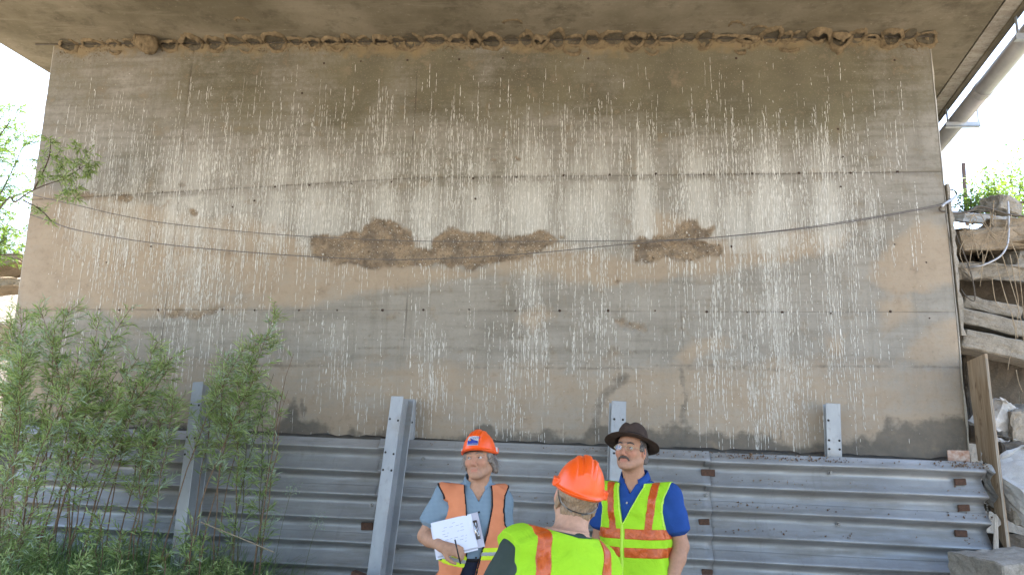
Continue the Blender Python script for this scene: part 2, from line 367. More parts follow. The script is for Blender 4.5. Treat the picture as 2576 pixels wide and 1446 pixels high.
mudc = t.mix(t.ramp(nm, [(.35, 0.0), (.7, 1.0)]), (.40, .315, .225), (.32, .248, .178))
c = t.mix(t.math('MULTIPLY', edge('mud', 3.2, .12, .88, nmx), .84), c, mudc)
c = t.mix(t.math('MULTIPLY', t.ramp(nf, [(.52, 0.0), (.75, 1.0)]), .35), c, (.15, .125, .095))
c = t.mix(t.math('MULTIPLY', edge('nestmud', .8, .25, .75, nmx), .8), c, (.25, .185, .10))
washf = t.math('MULTIPLY', t.ramp(t.math('ADD', t.math('MULTIPLY', t.attr('wash'), .9), t.math('MULTIPLY', t.math('SUBTRACT', nv, .5), .9)), [(.27, 0.0), (.85, 1.0)]), .70)
c = t.mix(washf, c, (.60, .575, .52))
c = t.mix(t.math('MULTIPLY', edge('wet', 3.2, .28, .82, nmx), .80), c, t.mix(t.ramp(nm, [(.4, 0.0), (.6, 1.0)]), (.085, .08, .07), (.135, .12, .10)))
honc = t.mix(t.ramp(t.noise(6.5, 7, v, rough=.7), [(.42, 0.0), (.6, 1.0)]), (.33, .25, .168), (.19, .15, .112))
honc = t.mix(t.ramp(t.noise(60, 5, v), [(.48, 0.0), (.68, .6)]), honc, (.13, .098, .07))
c = t.mix(edge('hon', 2.2, .15, .75), c, honc)
c = t.mix(t.math('MULTIPLY', edge('line', .4, .35, .8), .55), c, (.075, .06, .045))
t.set(c, .93, 0, .18); t.bump(t.math('ADD', nf, t.math('MULTIPLY', nh, .6)), .006, .7)
M_WALL = t.m
abut = empty('abutment_wall', ((XL + XR) / 2, .3, 0), 'tall stained concrete abutment wall streaked white with bird droppings', 'wall')
child(ob('wall_face', npmesh('wall_face', wV, wq, M_WALL, attrs=dict(mud=mud.ravel(), wet=wet.ravel(), wash=wash.ravel(), olive=olive.ravel(), nestmud=nestmud.ravel(), hon=hon.ravel(), line=line.ravel())), abut))
# body of the wall behind the face, with chamfered ends
m = MB(); zb, zt = -.3, 5.62
sec = [(XL + .012, .0), (XL - .004, .016), (XL - .004, 1.0), (XR + .004, 1.0), (XR + .004, .016), (XR - .012, .0), (XR - .03, .06), (XL + .03, .06)]
N = len(sec); zs = np.linspace(zb, zt, 46); vs = []; jr = random.Random(3)
for z in zs:
    for i, (x, y) in enumerate(sec):
        jx = jr.uniform(-.004, .004) if i in (1, 4) else 0
        zz = min(z, soff(x) + .02)
        if i in (4, 5) and z < 2.6: jx -= abs(jr.gauss(0, .006))
        vs.append((x + (jx if i not in (0, 5) else 0), y, zz))
fs = [(a * N + i, a * N + (i + 1) % N, (a + 1) * N + (i + 1) % N, (a + 1) * N + i) for a in range(len(zs) - 1) for i in range(N)]
m.add(vs, [tuple(reversed(f)) for f in fs]); child(m.build('wall_body', M_EDGE, abut))
# joint strip at the right end (filler board between wall and wing)
m = MB()
rp = [P(2386, 615, .02), P(2398, 700, .02), P(2412, 830, .02)]
zs = np.linspace(rp[0].z + .55, rp[2].z - .05, 22); prevr = None
rings = [[(XR + .012, -.006 + jr.uniform(-.004, .004), z), (XR + .042 + jr.uniform(-.008, .012), .0 + jr.uniform(-.01, .01), z), (XR + .045, .3, z), (XR + .012, .3, z)] for z in zs]
m.add([p for r in rings for p in r], [(a * 4 + i, (a + 1) * 4 + i, (a + 1) * 4 + (i + 1) % 4, a * 4 + (i + 1) % 4) for a in range(len(zs) - 1) for i in range(4)])
child(m.build('joint_strip', M_RUB, abut))
# white droppings: thousands of runs and splashes, real thin relief
hon_at = lambda x_, z_: hon[min(max(int((x_ - wx[0]) / HX), 0), hon.shape[0] - 1), min(max(int(np.searchsorted(wz, z_)), 0), hon.shape[1] - 1)]
V = []; Fq = []
def mark(x_, z_, w, l, sl=0.0):
    if z_ > soff(x_) - .12 or x_ < XL + .05 or x_ > XR - .05: return
    b = len(V); yy = -.0022 - rnd.random() * .0012
    V.extend([(x_ - w * .6, yy, z_), (x_, yy - .001, z_ + w), (x_ + w * .6, yy, z_), (x_ + w + sl * .5, yy, z_ - l * .5), (x_ + sl, yy, z_ - l), (x_ - w + sl * .5, yy, z_ - l * .5)])
    Fq.extend([(b, b + 5, b + 2, b + 1), (b + 5, b + 4, b + 3, b + 2)])
N_RUN = 64000                                      # long drip runs, broken into aligned dashes
sxp = npr.uniform(110, 2330, N_RUN); syp = npr.uniform(140, 1110, N_RUN)
fine = .3 + 2.6 * fbm(sxp / 11, syp / 300, 121, 3) ** 3
keep = npr.rand(N_RUN) < np.clip(drop_density(sxp, syp) * fine * .95, 0, .95)
for x_, y_ in zip(sxp[keep], syp[keep]):
    p = P(x_, y_, 0.0); x0, z0 = p.x, p.z; w0 = rnd.uniform(.0010, .0027) * (1.5 if rnd.random() < .08 else 1)
    for k in range(rnd.choice((1, 1, 2, 3, 4, 6))):
        l = rnd.uniform(.015, .085)
        if hon_at(x0, z0 - l * .5) < .3: mark(x0 + rnd.gauss(0, .0012), z0, w0 * rnd.uniform(.6, 1.2), l, rnd.gauss(0, .0018))
        z0 -= l + rnd.uniform(-.012, .024)
N_DOT = 90000                                      # splashes
sxp = npr.uniform(110, 2330, N_DOT); syp = npr.uniform(140, 1110, N_DOT); keep = (npr.rand(N_DOT) < np.clip(drop_density(sxp, syp) * .30, 0, .9)) | (npr.rand(N_DOT) < .008)
for x_, y_ in zip(sxp[keep], syp[keep]):
    p = P(x_, y_, 0.0)
    if hon_at(p.x, p.z) < .3 or rnd.random() < .4: w = rnd.uniform(.0014, .0036); mark(p.x, p.z, w, w * rnd.uniform(.8, 2.2), rnd.uniform(-.4, .4) * w)
t = NT('dropping_white'); g = t.n('ShaderNodeNewGeometry')
t.set(t.mix(g.outputs['Random Per Island'], (.78, .76, .71), (.52, .49, .43)), .85, 0, .2)
M_DROP = t.m
child(ob('bird_droppings', npmesh('bird_droppings', V, Fq, M_DROP, smooth=False), abut, kind='stuff'))
# exposed gravel in the honeycombed patches
V = []; Fq = []; gm = []
cand = np.argwhere(hon > .5); pick = cand[npr.randint(0, len(cand), 2600)]
octv = np.array([(1, 0, 0), (-1, 0, 0), (0, 1, 0), (0, -1, 0), (0, 0, 1), (0, 0, -1)], float)
octf = [(0, 2, 4), (2, 1, 4), (1, 3, 4), (3, 0, 4), (2, 0, 5), (1, 2, 5), (3, 1, 5), (0, 3, 5)]
for (i, j) in pick:
    s = rnd.uniform(.002, .006) * (2.2 if rnd.random() < .05 else 1); b = len(V)
    Rm = np.array(Matrix.Rotation(rnd.uniform(0, 6), 3, Vector((rnd.random(), rnd.random(), rnd.random() + .1))))
    o = octv * s * npr.uniform(.6, 1.3, (6, 3)); o = o @ Rm.T + np.array([wX[i, j] + rnd.uniform(-.006, .006), depth[i, j] - s * .2, wZ[i, j] + rnd.uniform(-.006, .006)])
    V += o.tolist(); Fq += [tuple(b + q for q in f) for f in octf]
t = NT('gravel_chips'); g = t.n('ShaderNodeNewGeometry')
t.set(t.ramp(g.outputs['Random Per Island'], [(0, (.13, .10, .075)), (.45, (.26, .185, .115)), (.7, (.33, .28, .22)), (.86, (.62, .58, .52)), (1, (.7, .67, .6))]), .9, 0, .2)
M_GRAV = t.m
child(ob('exposed_gravel', npmesh('exposed_gravel', V, Fq, M_GRAV, smooth=False), abut, kind='stuff'))
# rusty form-tie plugs
m = MB(); n = 10
m.add([(0, -.004, 0)] + [(.011 * math.cos(2 * math.pi * k / n), -.006, .011 * math.sin(2 * math.pi * k / n)) for k in range(n)] + [(.017 * math.cos(2 * math.pi * k / n), .003, .017 * math.sin(2 * math.pi * k / n)) for k in range(n)],
      [(0, 1 + (k + 1) % n, 1 + k) for k in range(n)] + [(1 + k, 1 + (k + 1) % n, 1 + n + (k + 1) % n, 1 + n + k) for k in range(n)])
M_RUST = simple('rust', (.115, .06, .038), (.055, .032, .024), 60, .9, bump=.003)
M_TIE = simple('dark_rust_plug', (.085, .05, .035), (.04, .03, .025), 60, .9)
tie = m.mesh('tie_hole', M_TIE)
spots = [(410, 483), (585, 521), (692, 470), (778, 466), (884, 462), (985, 458), (1085, 452), (1190, 449), (1300, 446), (1418, 441), (1534, 439), (1650, 437), (1770, 437), (1892, 436), (2010, 435), (2140, 435), (2258, 432),
         (162, 780), (250, 778), (300, 780), (398, 780), (560, 778), (640, 780), (752, 780), (848, 780), (962, 780), (1065, 779), (1180, 778), (1296, 781), (1408, 781), (1530, 781), (1648, 781), (1778, 784), (1880, 785), (1968, 785), (2090, 788), (2240, 783), (2338, 800),
         (908, 155), (1025, 152), (1155, 150), (1265, 147), (1480, 148), (815, 160), (760, 235), (1852, 147), (2250, 152), (2108, 325), (2120, 395), (1196, 500), (640, 505), (2115, 470), (2250, 615), (268, 660), (380, 620), (1840, 620), (2330, 660)]
for (a, b) in spots:
    p = P(a, b, 0)
    o = ob('tie_hole', tie, abut); o.matrix_parent_inverse = abut.matrix_basis.inverted(); o.location = p; sc_ = rnd.uniform(.45, .8); o.scale = (sc_, 1, sc_)

# ------------------------------------------------------------------ bridge deck
deck = empty('bridge_deck', (-1, -4, 5.5), 'concrete bridge deck slab spanning overhead with weathered underside', 'bridge')
Y0, Y1 = -11.0, 9.0
def exL(y): return -5.86 + SKEW * (y - .3)
def exR(y): return 3.895 + SKEW * (y - .3)
def strip(name, fa, fb, z0f, z1f, mat, ny=60, y0=Y0, y1=Y1, nxs=2, jag=None):
    """slab strip between two long edges, underside z0f, top z1f"""
    m = MB(); vs = []; Y = np.linspace(y0, y1, ny)
    for y in Y:
        a, b = fa(y), fb(y)
        if jag: b += jag(y)
        vs += [(a, y, z0f(a)), (b, y, z0f(b)), (b, y, z1f(b)), (a, y, z1f(a))]
    fs = [(i * 4 + k, i * 4 + (k + 1) % 4, (i + 1) * 4 + (k + 1) % 4, (i + 1) * 4 + k) for i in range(ny - 1) for k in range(4)]
    m.add(vs, fs + [(0, 3, 2, 1), tuple((ny - 1) * 4 + k for k in range(4))])
    return child(m.build(name, mat, deck))
top = lambda x: soff(x) + .45
gL = lambda y: exL(y) + .20; gR = lambda y: exR(y) - .20
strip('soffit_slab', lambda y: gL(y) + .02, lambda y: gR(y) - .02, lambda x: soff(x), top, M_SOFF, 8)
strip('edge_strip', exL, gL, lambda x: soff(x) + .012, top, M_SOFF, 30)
def jag(y): return .012 * math.sin(y * 23) + .012 * math.sin(y * 57 + 1)
M_EFF = concrete('lime_stained_edge', (.44, .40, .33), (.26, .22, .17), dirt=(.13, .11, .08), dirt_amt=.7, scale=5, stretch=(1, 3, 1))
strip('edge_strip', lambda y: gR(y) + .0, lambda y: exR(y) - .06, lambda x: soff(x) + .006, top, M_EFF, 30)
strip('edge_strip', lambda y: exR(y) - .058, exR, lambda x: soff(x) - .012, top, M_SOFF, 30)
strip('groove_bottom', lambda y: gR(y) - .02, gR, lambda x: soff(x) + .05, lambda x: soff(x) + .4, M_RUBD, 8)
strip('groove_bottom', gL, lambda y: gL(y) + .02, lambda x: soff(x) + .05, lambda x: soff(x) + .4, M_RUBD, 8)
strip('parapet', exL, lambda y: exL(y) + .3, top, lambda x: soff(x) + 1.2, M_EDGE, 8)
strip('parapet', lambda y: exR(y) - .3, exR, top, lambda x: soff(x) + 1.2, M_EDGE, 8)
# thin bearing seam and patch by the left wall corner
m = MB(); a = P(88, 113, -.02); m.box(((a.x + XR) / 2, -.012, soff(-1) - .004), (XR - a.x, .02, .006), Matrix.Rotation(math.atan(-SX), 3, 'Y')); child(m.build('bearing_seam', M_RUBD, deck))
# drain pipe hung outside the right edge
M_PIPE = simple('galvanised_pipe', (.50, .48, .46), (.36, .34, .33), 5, .45, .35, .5, bump=.002)
pipe = empty('drain_pipe', (4.05, .5, 5.3), 'long grey pipe hung under the right edge of the bridge deck', 'pipe')
def pp(y): return Vector((exR(y) + .115, y, soff(4.0) - .10))
for (a, b) in ((-11, -1.5), (-1.5, .9), (.9, 6.5)):
    m = MB(); m.tube([pp(a + .002), pp(b - .002)], .088, 20); child(m.build('pipe_length', M_PIPE, pipe, smooth=False)).data.polygons.foreach_set('use_smooth', [len(p.vertices) == 4 for p in pipe.children[-1].data.polygons])
for y in (-1.5, .9):
    m = MB(); m.tube([pp(y - .05), pp(y + .05)], .094, 20); child(m.build('pipe_coupling', M_PIPE, pipe))
M_GALV = simple('galvanised_steel', (.46, .48, .50), (.34, .36, .38), 9, .5, .55, .5, bump=.0015)
for y in (-.35, 1.55, -4.5):
    q = pp(y); m = MB()
    m.box(q + Vector((.0, 0, -.125)), (.36, .05, .012)); m.box(q + Vector((.0, -.022, -.10)), (.36, .006, .05)); m.box(q + Vector((.172, 0, .0)), (.008, .02, .24)); m.box(q + Vector((-.15, 0, .02)), (.008, .03, .28))
    child(m.build('hanger_bracket', M_GALV, pipe))
# ================================================================== MUD NESTS under the soffit
M_MUD = simple('dry_mud', (.27, .20, .115), (.14, .105, .062), 30, .95, bump=.012, bs=120)
M_MUDD = simple('shaded_nest_scar', (.155, .13, .088), (.095, .08, .056), 30, .95, bump=.008, bs=120)  # nest floors, colour darkened to stand in for shade inside the cups
def nth(k):
    T = ['zeroth', 'first', 'second', 'third', 'fourth', 'fifth', 'sixth', 'seventh', 'eighth', 'ninth', 'tenth', 'eleventh', 'twelfth', 'thirteenth', 'fourteenth', 'fifteenth', 'sixteenth', 'seventeenth', 'eighteenth', 'nineteenth']
    if k < 20: return T[k]
    d = {2: 'twenti', 3: 'thirti', 4: 'forti', 5: 'fifti'}[k // 10]
    return d + 'eth' if k % 10 == 0 else d[:-1] + 'y-' + T[k % 10]
def corner(u, vdown):
    """u along the wall; vdown > 0 runs down the wall face, < 0 runs out over the soffit"""
    if vdown >= 0: return Vector((u, 0, soff(u) - vdown)), Vector((0, -1, 0))
    return Vector((u, vdown, soff(u))), Vector((0, 0, -1))
def nest_rim(u0, rx, rdn, rup, hgt, seed, a0=0.0, a1=2 * math.pi, voff=0.0, scar=True):
    q = random.Random(seed); m = MB(); n = 30; rings = []; ph = q.uniform(0, 6)
    for i in range(n + 1):
        a = a0 + (a1 - a0) * i / n; wob = 1 + .10 * math.sin(3 * a + ph) + q.uniform(-.05, .05)
        endf = 1.0 if (a1 - a0) > 6.2 else min(1, 4 * min(i, n - i) / n + .25)
        h = hgt * endf * (.55 + .45 * math.sin(2 * a + ph * 2) ** 2) * q.uniform(.75, 1.2)
        w = .009 * endf * q.uniform(.6, 1.6)
        du = math.cos(a) * rx * wob; dv = math.sin(a) * (rdn if math.sin(a) > 0 else rup) * wob + voff
        rr = []
        for (f, up) in ((1 + w / rx * 1.5, -.004), (1 + w / rx, h * .5), (1 - .10, h), (1 - .17, h * .94), (1 - w / rx * 1.2, h * .4), (1 - w / rx * 1.6, -.004)):
            p, nn = corner(u0 + du * f, voff + (dv - voff) * f)
            rr.append(p + nn * (up + q.uniform(-.003, .003)) + Vector((q.uniform(-.003, .003),) * 3))
        rings.append(rr)
    m.add([p for r in rings for p in r], [(i * 6 + k, i * 6 + k + 1, (i + 1) * 6 + k + 1, (i + 1) * 6 + k) for i in range(n) for k in range(5)])
    return m
# places read along the seam: photo x, half width px, drop px, rise px, wall height (m)
qn = random.Random(19); xs = 150; nests = []
while xs < 2345:
    w = qn.uniform(15, 34); nests.append((xs + w, w, qn.uniform(10, 30), qn.uniform(8, 20), qn.uniform(.016, .048))); xs += 2 * w - qn.uniform(1, 5)
PXM = 283.0
grp = 'broken mud nests along the top of the wall'
k = 0
for i, (cx_, w, dn, up, hg) in enumerate(nests):
    u0 = P(cx_, 105, 0).x
    if abs(cx_ - 375) < 30: continue
    big = 1860 < cx_ < 1935 or abs(cx_ - 1200) < 26 or abs(cx_ - 1370) < 25 or abs(cx_ - 2080) < 30
    k += 1; lab = nth(k) + ' broken mud nest from the left in the row under the soffit'
    aa = qn.uniform(0, 6.28); gap = qn.choice([0, 0, 0, .7, 1.3]) if not big else 0
    o = nest_rim(u0, w / PXM, dn / PXM * (1.3 if big else 1), up / PXM * 2.6 * qn.uniform(.6, 1.2), hg + (.035 if big else 0), i, aa, aa + 2 * math.pi - gap).build('mud_nest', M_MUD, None, smooth=True, label=lab, cat='nest', group=grp)
    if True:
        mm = MB(); n = 16; vs = []
        for s_ in (.1, .55, .93):
            for a in range(n):
                aa = 2 * math.pi * a / n; p, nn = corner(u0 + math.cos(aa) * w / PXM * s_, math.sin(aa) * (dn / PXM if math.sin(aa) > 0 else up / PXM * 2.6) * s_)
                vs.append(p + nn * (.004 + qn.uniform(0, .003)))
        mm.add(vs, [tuple(range(n))] + [(r * n + a, r * n + (a + 1) % n, (r + 1) * n + (a + 1) % n, (r + 1) * n + a) for r in range(2) for a in range(n)])
        mm.build('nest_floor', M_MUDD, o, smooth=True)
# second, lower row on the wall face
for k, (cx_, cy_, w, dn) in enumerate(sorted(((292, 128, 20, 12), (545, 118, 24, 18), (620, 120, 22, 16), (700, 122, 16, 12), (850, 118, 24, 14), (1015, 116, 18, 14), (1240, 112, 22, 16), (1375, 118, 22, 16), (1440, 122, 26, 20), (1590, 118, 20, 15), (1640, 124, 22, 16), (1770, 116, 16, 12), (1862, 124, 16, 14), (1985, 120, 24, 14), (2235, 112, 24, 12), (2295, 110, 20, 12), (1510, 114, 18, 12)))):
    p0 = P(cx_, cy_, 0); v0 = soff(p0.x) - p0.z
    nest_rim(p0.x, w / PXM, dn / PXM, dn / PXM, qn.uniform(.015, .045), 500 + cx_, .15, math.pi - .15, voff=v0).build('mud_nest', M_MUD, None, smooth=True, label=nth(k + 1) + ' curved nest lip from the left on the wall face below the row', cat='nest', group='fallen nest lips below the row')
for k, (cx_, cy_, w) in enumerate(((610, 78, 18), (1290, 70, 24), (1850, 66, 22), (1910, 75, 22))):      # thin outlines on the soffit
    d = ray(cx_, cy_); tt = (soff(0) - .02 - CAM.z) / d.z; p0 = CAM + d * tt
    nest_rim(p0.x, w / PXM, .05, .09, .008, 900 + cx_, math.pi + .1, 2 * math.pi - .1, voff=p0.y).build('mud_nest', M_MUD, None, smooth=True, label=nth(k + 1) + ' thin mud nest outline from the left out on the soffit', cat='nest', group='nest outlines on the soffit')
V = []; Fq = []                                      # mud crumbs stuck round the nests
for i in range(5200):
    u = rnd.uniform(XL + .05, XR - .02); vd = rnd.gauss(.02, .075) if rnd.random() < .7 else rnd.uniform(-.02, .22); vd = max(-.12, vd); p, nn = corner(u, vd); s = rnd.uniform(.003, .010) * (1.0 if vd < .1 else .6); b = len(V)
    if fbm(np.array(u * 3.1), np.array(vd * 6 + 3), 141) < .45 + abs(vd - .03) * 1.2: continue
    o = octv * s * npr.uniform(.5, 1.5, (6, 3)) + np.array(p + nn * .002); V += o.tolist(); Fq += [tuple(b + q_ for q_ in f) for f in octf]
child(ob('mud_crumbs', npmesh('mud_crumbs', V, Fq, M_MUD, smooth=False), abut, kind='stuff'))
# the one whole nest: a gourd with a spout
p0 = P(372, 92, -.10); g = empty('mud_nest', (p0.x, -.1, soff(p0.x) - .02), 'single whole gourd-shaped mud nest with dark round entrance hole', 'nest')
V = []; nU, nV = 34, 22; qd = random.Random(4)
cpts = spline([(.09, .03, -.04), (.04, 0, -.045), (-.02, -.03, -.04), (-.07, -.07, -.035), (-.10, -.10, -.03)], 8)
rad = lambda s: np.interp(s, [0, .12, .35, .6, .85, 1.0], [.02, .085, .105, .085, .05, .045])
m = MB(); m.tube([p + Vector((p0.x, -.08, soff(p0.x) - .01)) for p in cpts], lambda s: float(rad(s)), 18, cap=False)
m.v = [tuple(Vector(p) + Vector((qd.gauss(0, .003), qd.gauss(0, .003), qd.gauss(0, .003)))) for p in m.v]
n = 18; last = len(m.v) - n; cc = sum((Vector(p) for p in m.v[last:]), Vector()) / n; back = (Vector(cpts[-3]) - Vector(cpts[-1])).normalized()
m.v += [tuple(cc + (Vector(p) - cc) * .72) for p in m.v[last:]]; b2 = last + n
m.v += [tuple(cc + (Vector(p) - cc) * .7 + back * .07) for p in m.v[last:last + n]]; b3 = b2 + n
m.f += [(last + k, last + (k + 1) % n, b2 + (k + 1) % n, b2 + k) for k in range(n)] + [(b2 + k, b2 + (k + 1) % n, b3 + (k + 1) % n, b3 + k) for k in range(n)]
child(m.build('nest_shell', M_MUD, g, smooth=True))
mm = MB(); mm.add([Vector(p) for p in m.v[b3:b3 + n]], [tuple(range(n))]); child(mm.build('entrance_hole', simple('nest_dark', (.02, .015, .01), rough=1), g))

# ================================================================== STACKED GUARDRAIL
t = NT('weathered_galvanised_rail'); v = t.coord(); vx = t.coord((.6, 1, 5)); vd = t.coord((7, 1, 1.6))
n1 = t.noise(2.2, 6, v); n2 = t.noise(3.0, 6, vx); nd = t.noise(2.2, 5, vd); nf = t.noise(40, 4, v); nr = t.noise(1.1, 7, v)
c = t.mix(t.ramp(n1, [(.35, 0.0), (.65, 1.0)]), (.25, .252, .254), (.34, .342, .342))
c = t.mix(t.ramp(n2, [(.48, 0.0), (.68, .65)]), c, (.21, .195, .172))
c = t.mix(t.ramp(nd, [(.60, 0.0), (.80, .40)]), c, (.13, .12, .10))
c = t.mix(t.ramp(nr, [(.60, 0.0), (.72, .6)]), c, (.20, .145, .10))
c = t.mix(t.ramp(nf, [(.62, 0.0), (.72, .25)]), c, (.46, .46, .46))
t.set(c, t.ramp(n2, [(.4, .40), (.7, .82)]), .32, .45); t.bump(t.math('ADD', nf, n1), .004, .35); M_RAIL = t.m
rail = empty('guardrail_wall', (-.8, -.3, 0), 'grey ribbed steel guardrail beams stacked into a low wall at the abutment foot', 'barrier')
PITCH = .193
prof = [(0.0, -.034), (.010, -.040), (.034, -.060), (.054, -.084), (.064, -.098), (.073, -.103), (.081, -.098), (.092, -.072), (.108, -.034), (.120, -.010), (.138, .0), (.165, -.012)]
pz = []; 
for r_ in range(2):
    for (dz, dy) in prof: pz.append((dz + r_ * PITCH, dy))
pz.append((2 * PITCH - .004, -.024)); pz.append((2 * PITCH + .010, -.030))
NB = 5
ends = [(-4.95, -3.36), (-3.40, -1.66), (-1.70, 1.05), (1.01, 3.175)]
for row in range(NB):
    for si, (xa, xb) in enumerate(ends):
        q = random.Random(row * 10 + si); off = q.uniform(-.006, .006); yoff = -.007 * ((si + 1) % 2) - .004 * (row % 2); n = max(10, int((xb - xa) / .07)); vs = []
        dents = [(q.uniform(xa, xb), q.uniform(0, .38), q.uniform(.004, .014), q.uniform(.06, .25)) for _ in range(5)]
        for layer in (0, .004):
            for i in range(n + 1):
                x = xa + (xb - xa) * i / n
                for (dz, dy) in pz:
                    z = RAIL_TOP(x) - row * 2 * PITCH - dz + off
                    y = RAIL_Y(x) + dy * 1.0 + yoff + layer + .003 * math.sin(x * 2.3 + row) + sum(a * math.exp(-((x - dx) / w) ** 2 - ((dz - dzc) / (.05)) ** 2) for dx, dzc, a, w in dents)
                    vs.append((x, y, z + .003 * math.sin(x * 1.7 + row * 2 + si)))
        K = len(pz); half = (n + 1) * K
        fs = [(i * K + k, i * K + k + 1, (i + 1) * K + k + 1, (i + 1) * K + k) for i in range(n) for k in range(K - 1)]
        fs2 = [tuple(half + j for j in reversed(f)) for f in fs]
        rim = []
        for i in range(n):
            rim += [(i * K, (i + 1) * K, half + (i + 1) * K, half + i * K), (i * K + K - 1, half + i * K + K - 1, half + (i + 1) * K + K - 1, (i + 1) * K + K - 1)]
        for k in range(K - 1):
            rim += [(k, half + k, half + k + 1, k + 1), (n * K + k, n * K + k + 1, half + n * K + k + 1, half + n * K + k)]
        m = MB(); m.add(vs, fs + fs2 + rim)
        o = child(m.build('rail_beam', M_RAIL, rail)); o.data.polygons.foreach_set('use_smooth', [True] * len(fs) * 2 + [False] * len(rim))
# grout packed behind the top beam and the end of the stack
m = MB(); n = 90; vs = []; q = random.Random(8)
for i in range(n + 1):
    x = -5.2 + (XR + 5.15) * i / n; ya = RAIL_Y(x) + .03; zt = RAIL_TOP(x) - .012
    vs += [(x, ya, zt - .4), (x, ya, zt - .02 + q.uniform(-.008, .004)), (x, ya * .45, zt + q.uniform(0, .02)), (x, .02, zt + .03 + q.uniform(0, .03)), (x, .02, -.2)]
m.add(vs, [(i * 5 + k, (i + 1) * 5 + k, (i + 1) * 5 + k + 1, i * 5 + k + 1) for i in range(n) for k in range(4)])
M_GROUT = concrete('wet_grout', (.125, .115, .10), (.075, .07, .06), dirt_amt=.3, scale=6, bump=.012)
m.build('grout_fill', M_GROUT, None, smooth=True, label='dark rough grout packed between the rails and the wall', cat='grout')
# plates and bolts
M_BOLT = simple('dull_bolt', (.30, .30, .30), (.14, .13, .12), 40, .5, .7, .5)
def rp(px_, py_):
    p = P(px_, py_, -.22)
    for _ in range(3): p = P(px_, py_, RAIL_Y(p.x) - .012)
    return p
for (a, b, w, h) in ((1780, 1188, .11, .055), (1770, 1312, .085, .05), (2412, 1211, .085, .05), (2421, 1276, .085, .05), (2414, 1340, .09, .05), (382, 1122, .10, .055), (374, 1176, .09, .07), (1778, 1438, .085, .05), (925, 1322, .10, .06)):
    p = rp(a, b); m = MB(); m.box(p + Vector((0, -.02, 0)), (w, .026, h), Matrix.Rotation(rnd.uniform(-.05, .05), 3, 'Y')); child(bevel(m.build('rusty_plate', M_RUST, rail), .004, 1))
for (a, b) in ((1066, 1154), (2087, 1188), (2107, 1317), (2421, 1276), (1775, 1245), (935, 1270), (1020, 1130), (1900, 1290), (1015, 1305), (1000, 1378), (700, 1200), (230, 1165), (1120, 1240)):
    p = rp(a, b); m = MB(); m.tube([p + Vector((0, .01, 0)), p + Vector((0, -.012, 0))], .019, 10); m.tube([p + Vector((0, -.012, 0)), p + Vector((0, -.026, 0))], lambda s: .012 - .005 * s, 8)
    child(m.build('bolt', M_BOLT, rail))
m = MB(); p = rp(2420, 1148); m.box(p + Vector((0, .06, .0)), (.17, .012, .10)); child(m.build('painted_tab', simple('pale_peeling_paint', (.50, .42, .36), (.30, .14, .08), 25, .8), rail))
# leaf litter and rust crumbs lying on the top lip
V = []; Fq = []
for i in range(750):
    u = rnd.random(); xpx = rnd.choice([rnd.gauss(1990, 75), rnd.gauss(1860, 40), rnd.gauss(1500, 120), rnd.uniform(1000, 2440), rnd.gauss(2420, 30)])
    x = P(xpx, 1130, -.2).x
    if x > 3.2: continue
    s = rnd.uniform(.002, .008); f = rnd.random() ** .7; rw = rnd.choice((0, 0, 0, 0, 0, 0, 1, 2, 3)); zq = .05 * f; z = RAIL_TOP(x) - zq - rw * PITCH; y = RAIL_Y(x) + float(np.interp(zq, [p_[0] for p_ in prof], [p_[1] for p_ in prof])) - .008; b = len(V)
    o = octv * s * npr.uniform(.4, 1.5, (6, 3)) + np.array([x, y, z + .004]); V += o.tolist(); Fq += [tuple(b + k for k in ff) for ff in octf]
t = NT('litter'); g = t.n('ShaderNodeNewGeometry'); t.set(t.ramp(g.outputs['Random Per Island'], [(0, (.09, .05, .03)), (.6, (.2, .12, .07)), (1, (.36, .30, .24))]), .95, 0, .1)
ob('rail_litter', npmesh('rail_litter', V, Fq, t.m, smooth=False), label='brown crumbs and litter lying on the top guardrail lip', cat='litter', kind='stuff')
# ------------------------------------------------------------------ posts
t = NT('galvanised_post'); v = t.coord((1, 1, .5)); n1 = t.noise(4, 7, v); n2 = t.noise(30, 4, v)
c = t.mix(t.ramp(n1, [(.35, 0.0), (.65, 1.0)]), (.26, .275, .295), (.36, .37, .38)); c = t.mix(t.ramp(n2, [(.58, 0.0), (.7, .4)]), c, (.19, .18, .165))
c = t.mix(t.ramp(t.noise(2.2, 5, t.coord((1, 1, 1.6))), [(.52, 0.0), (.66, .55)]), c, (.24, .22, .19))
t.set(c, .5, .3, .5); t.bump(n2, .002, .4); M_POST = t.m
M_HOLE = simple('bolt_hole_dark', (.035, .03, .03), rough=.95)
def post(topc, foot, width, depth, label, yaw=0.0, flanges=('front', 'web', 'back'), holes=()):
    """wide-flange steel post from foot to top, flange facing the camera"""
    e = empty('guardrail_post', foot, label, 'post', 'steel posts along the guardrail wall')
    ax = (Vector(topc) - Vector(foot)); L = ax.length; zq = ax.normalized(); xq = Vector((math.cos(yaw), math.sin(yaw), 0)); xq = (xq - zq * xq.dot(zq)).normalized(); yq = zq.cross(xq)
    Rm = Matrix((xq, yq, zq)).transposed(); mid = (Vector(topc) + Vector(foot)) / 2
    for nm, c, d in (('front_flange', (0, 0, 0), (width, .008, L)), ('web', (0, depth / 2, 0), (.007, depth - .0165, L - .004)), ('back_flange', (0, depth, 0), (width, .008, L - .008))):
        if nm.split('_')[0] in flanges:
            m = MB(); m.box(mid + Rm @ Vector(c), d, Rm); child(bevel(m.build(nm, M_POST, e), .003, 1))
    for (hx, hz) in holes:
        m = MB(); c = Vector(topc) + xq * hx + zq * -hz - yq * .0048; m.tube([c, c - yq * .0012], .0095, 10); child(m.build('bolt_hole', M_HOLE, e))
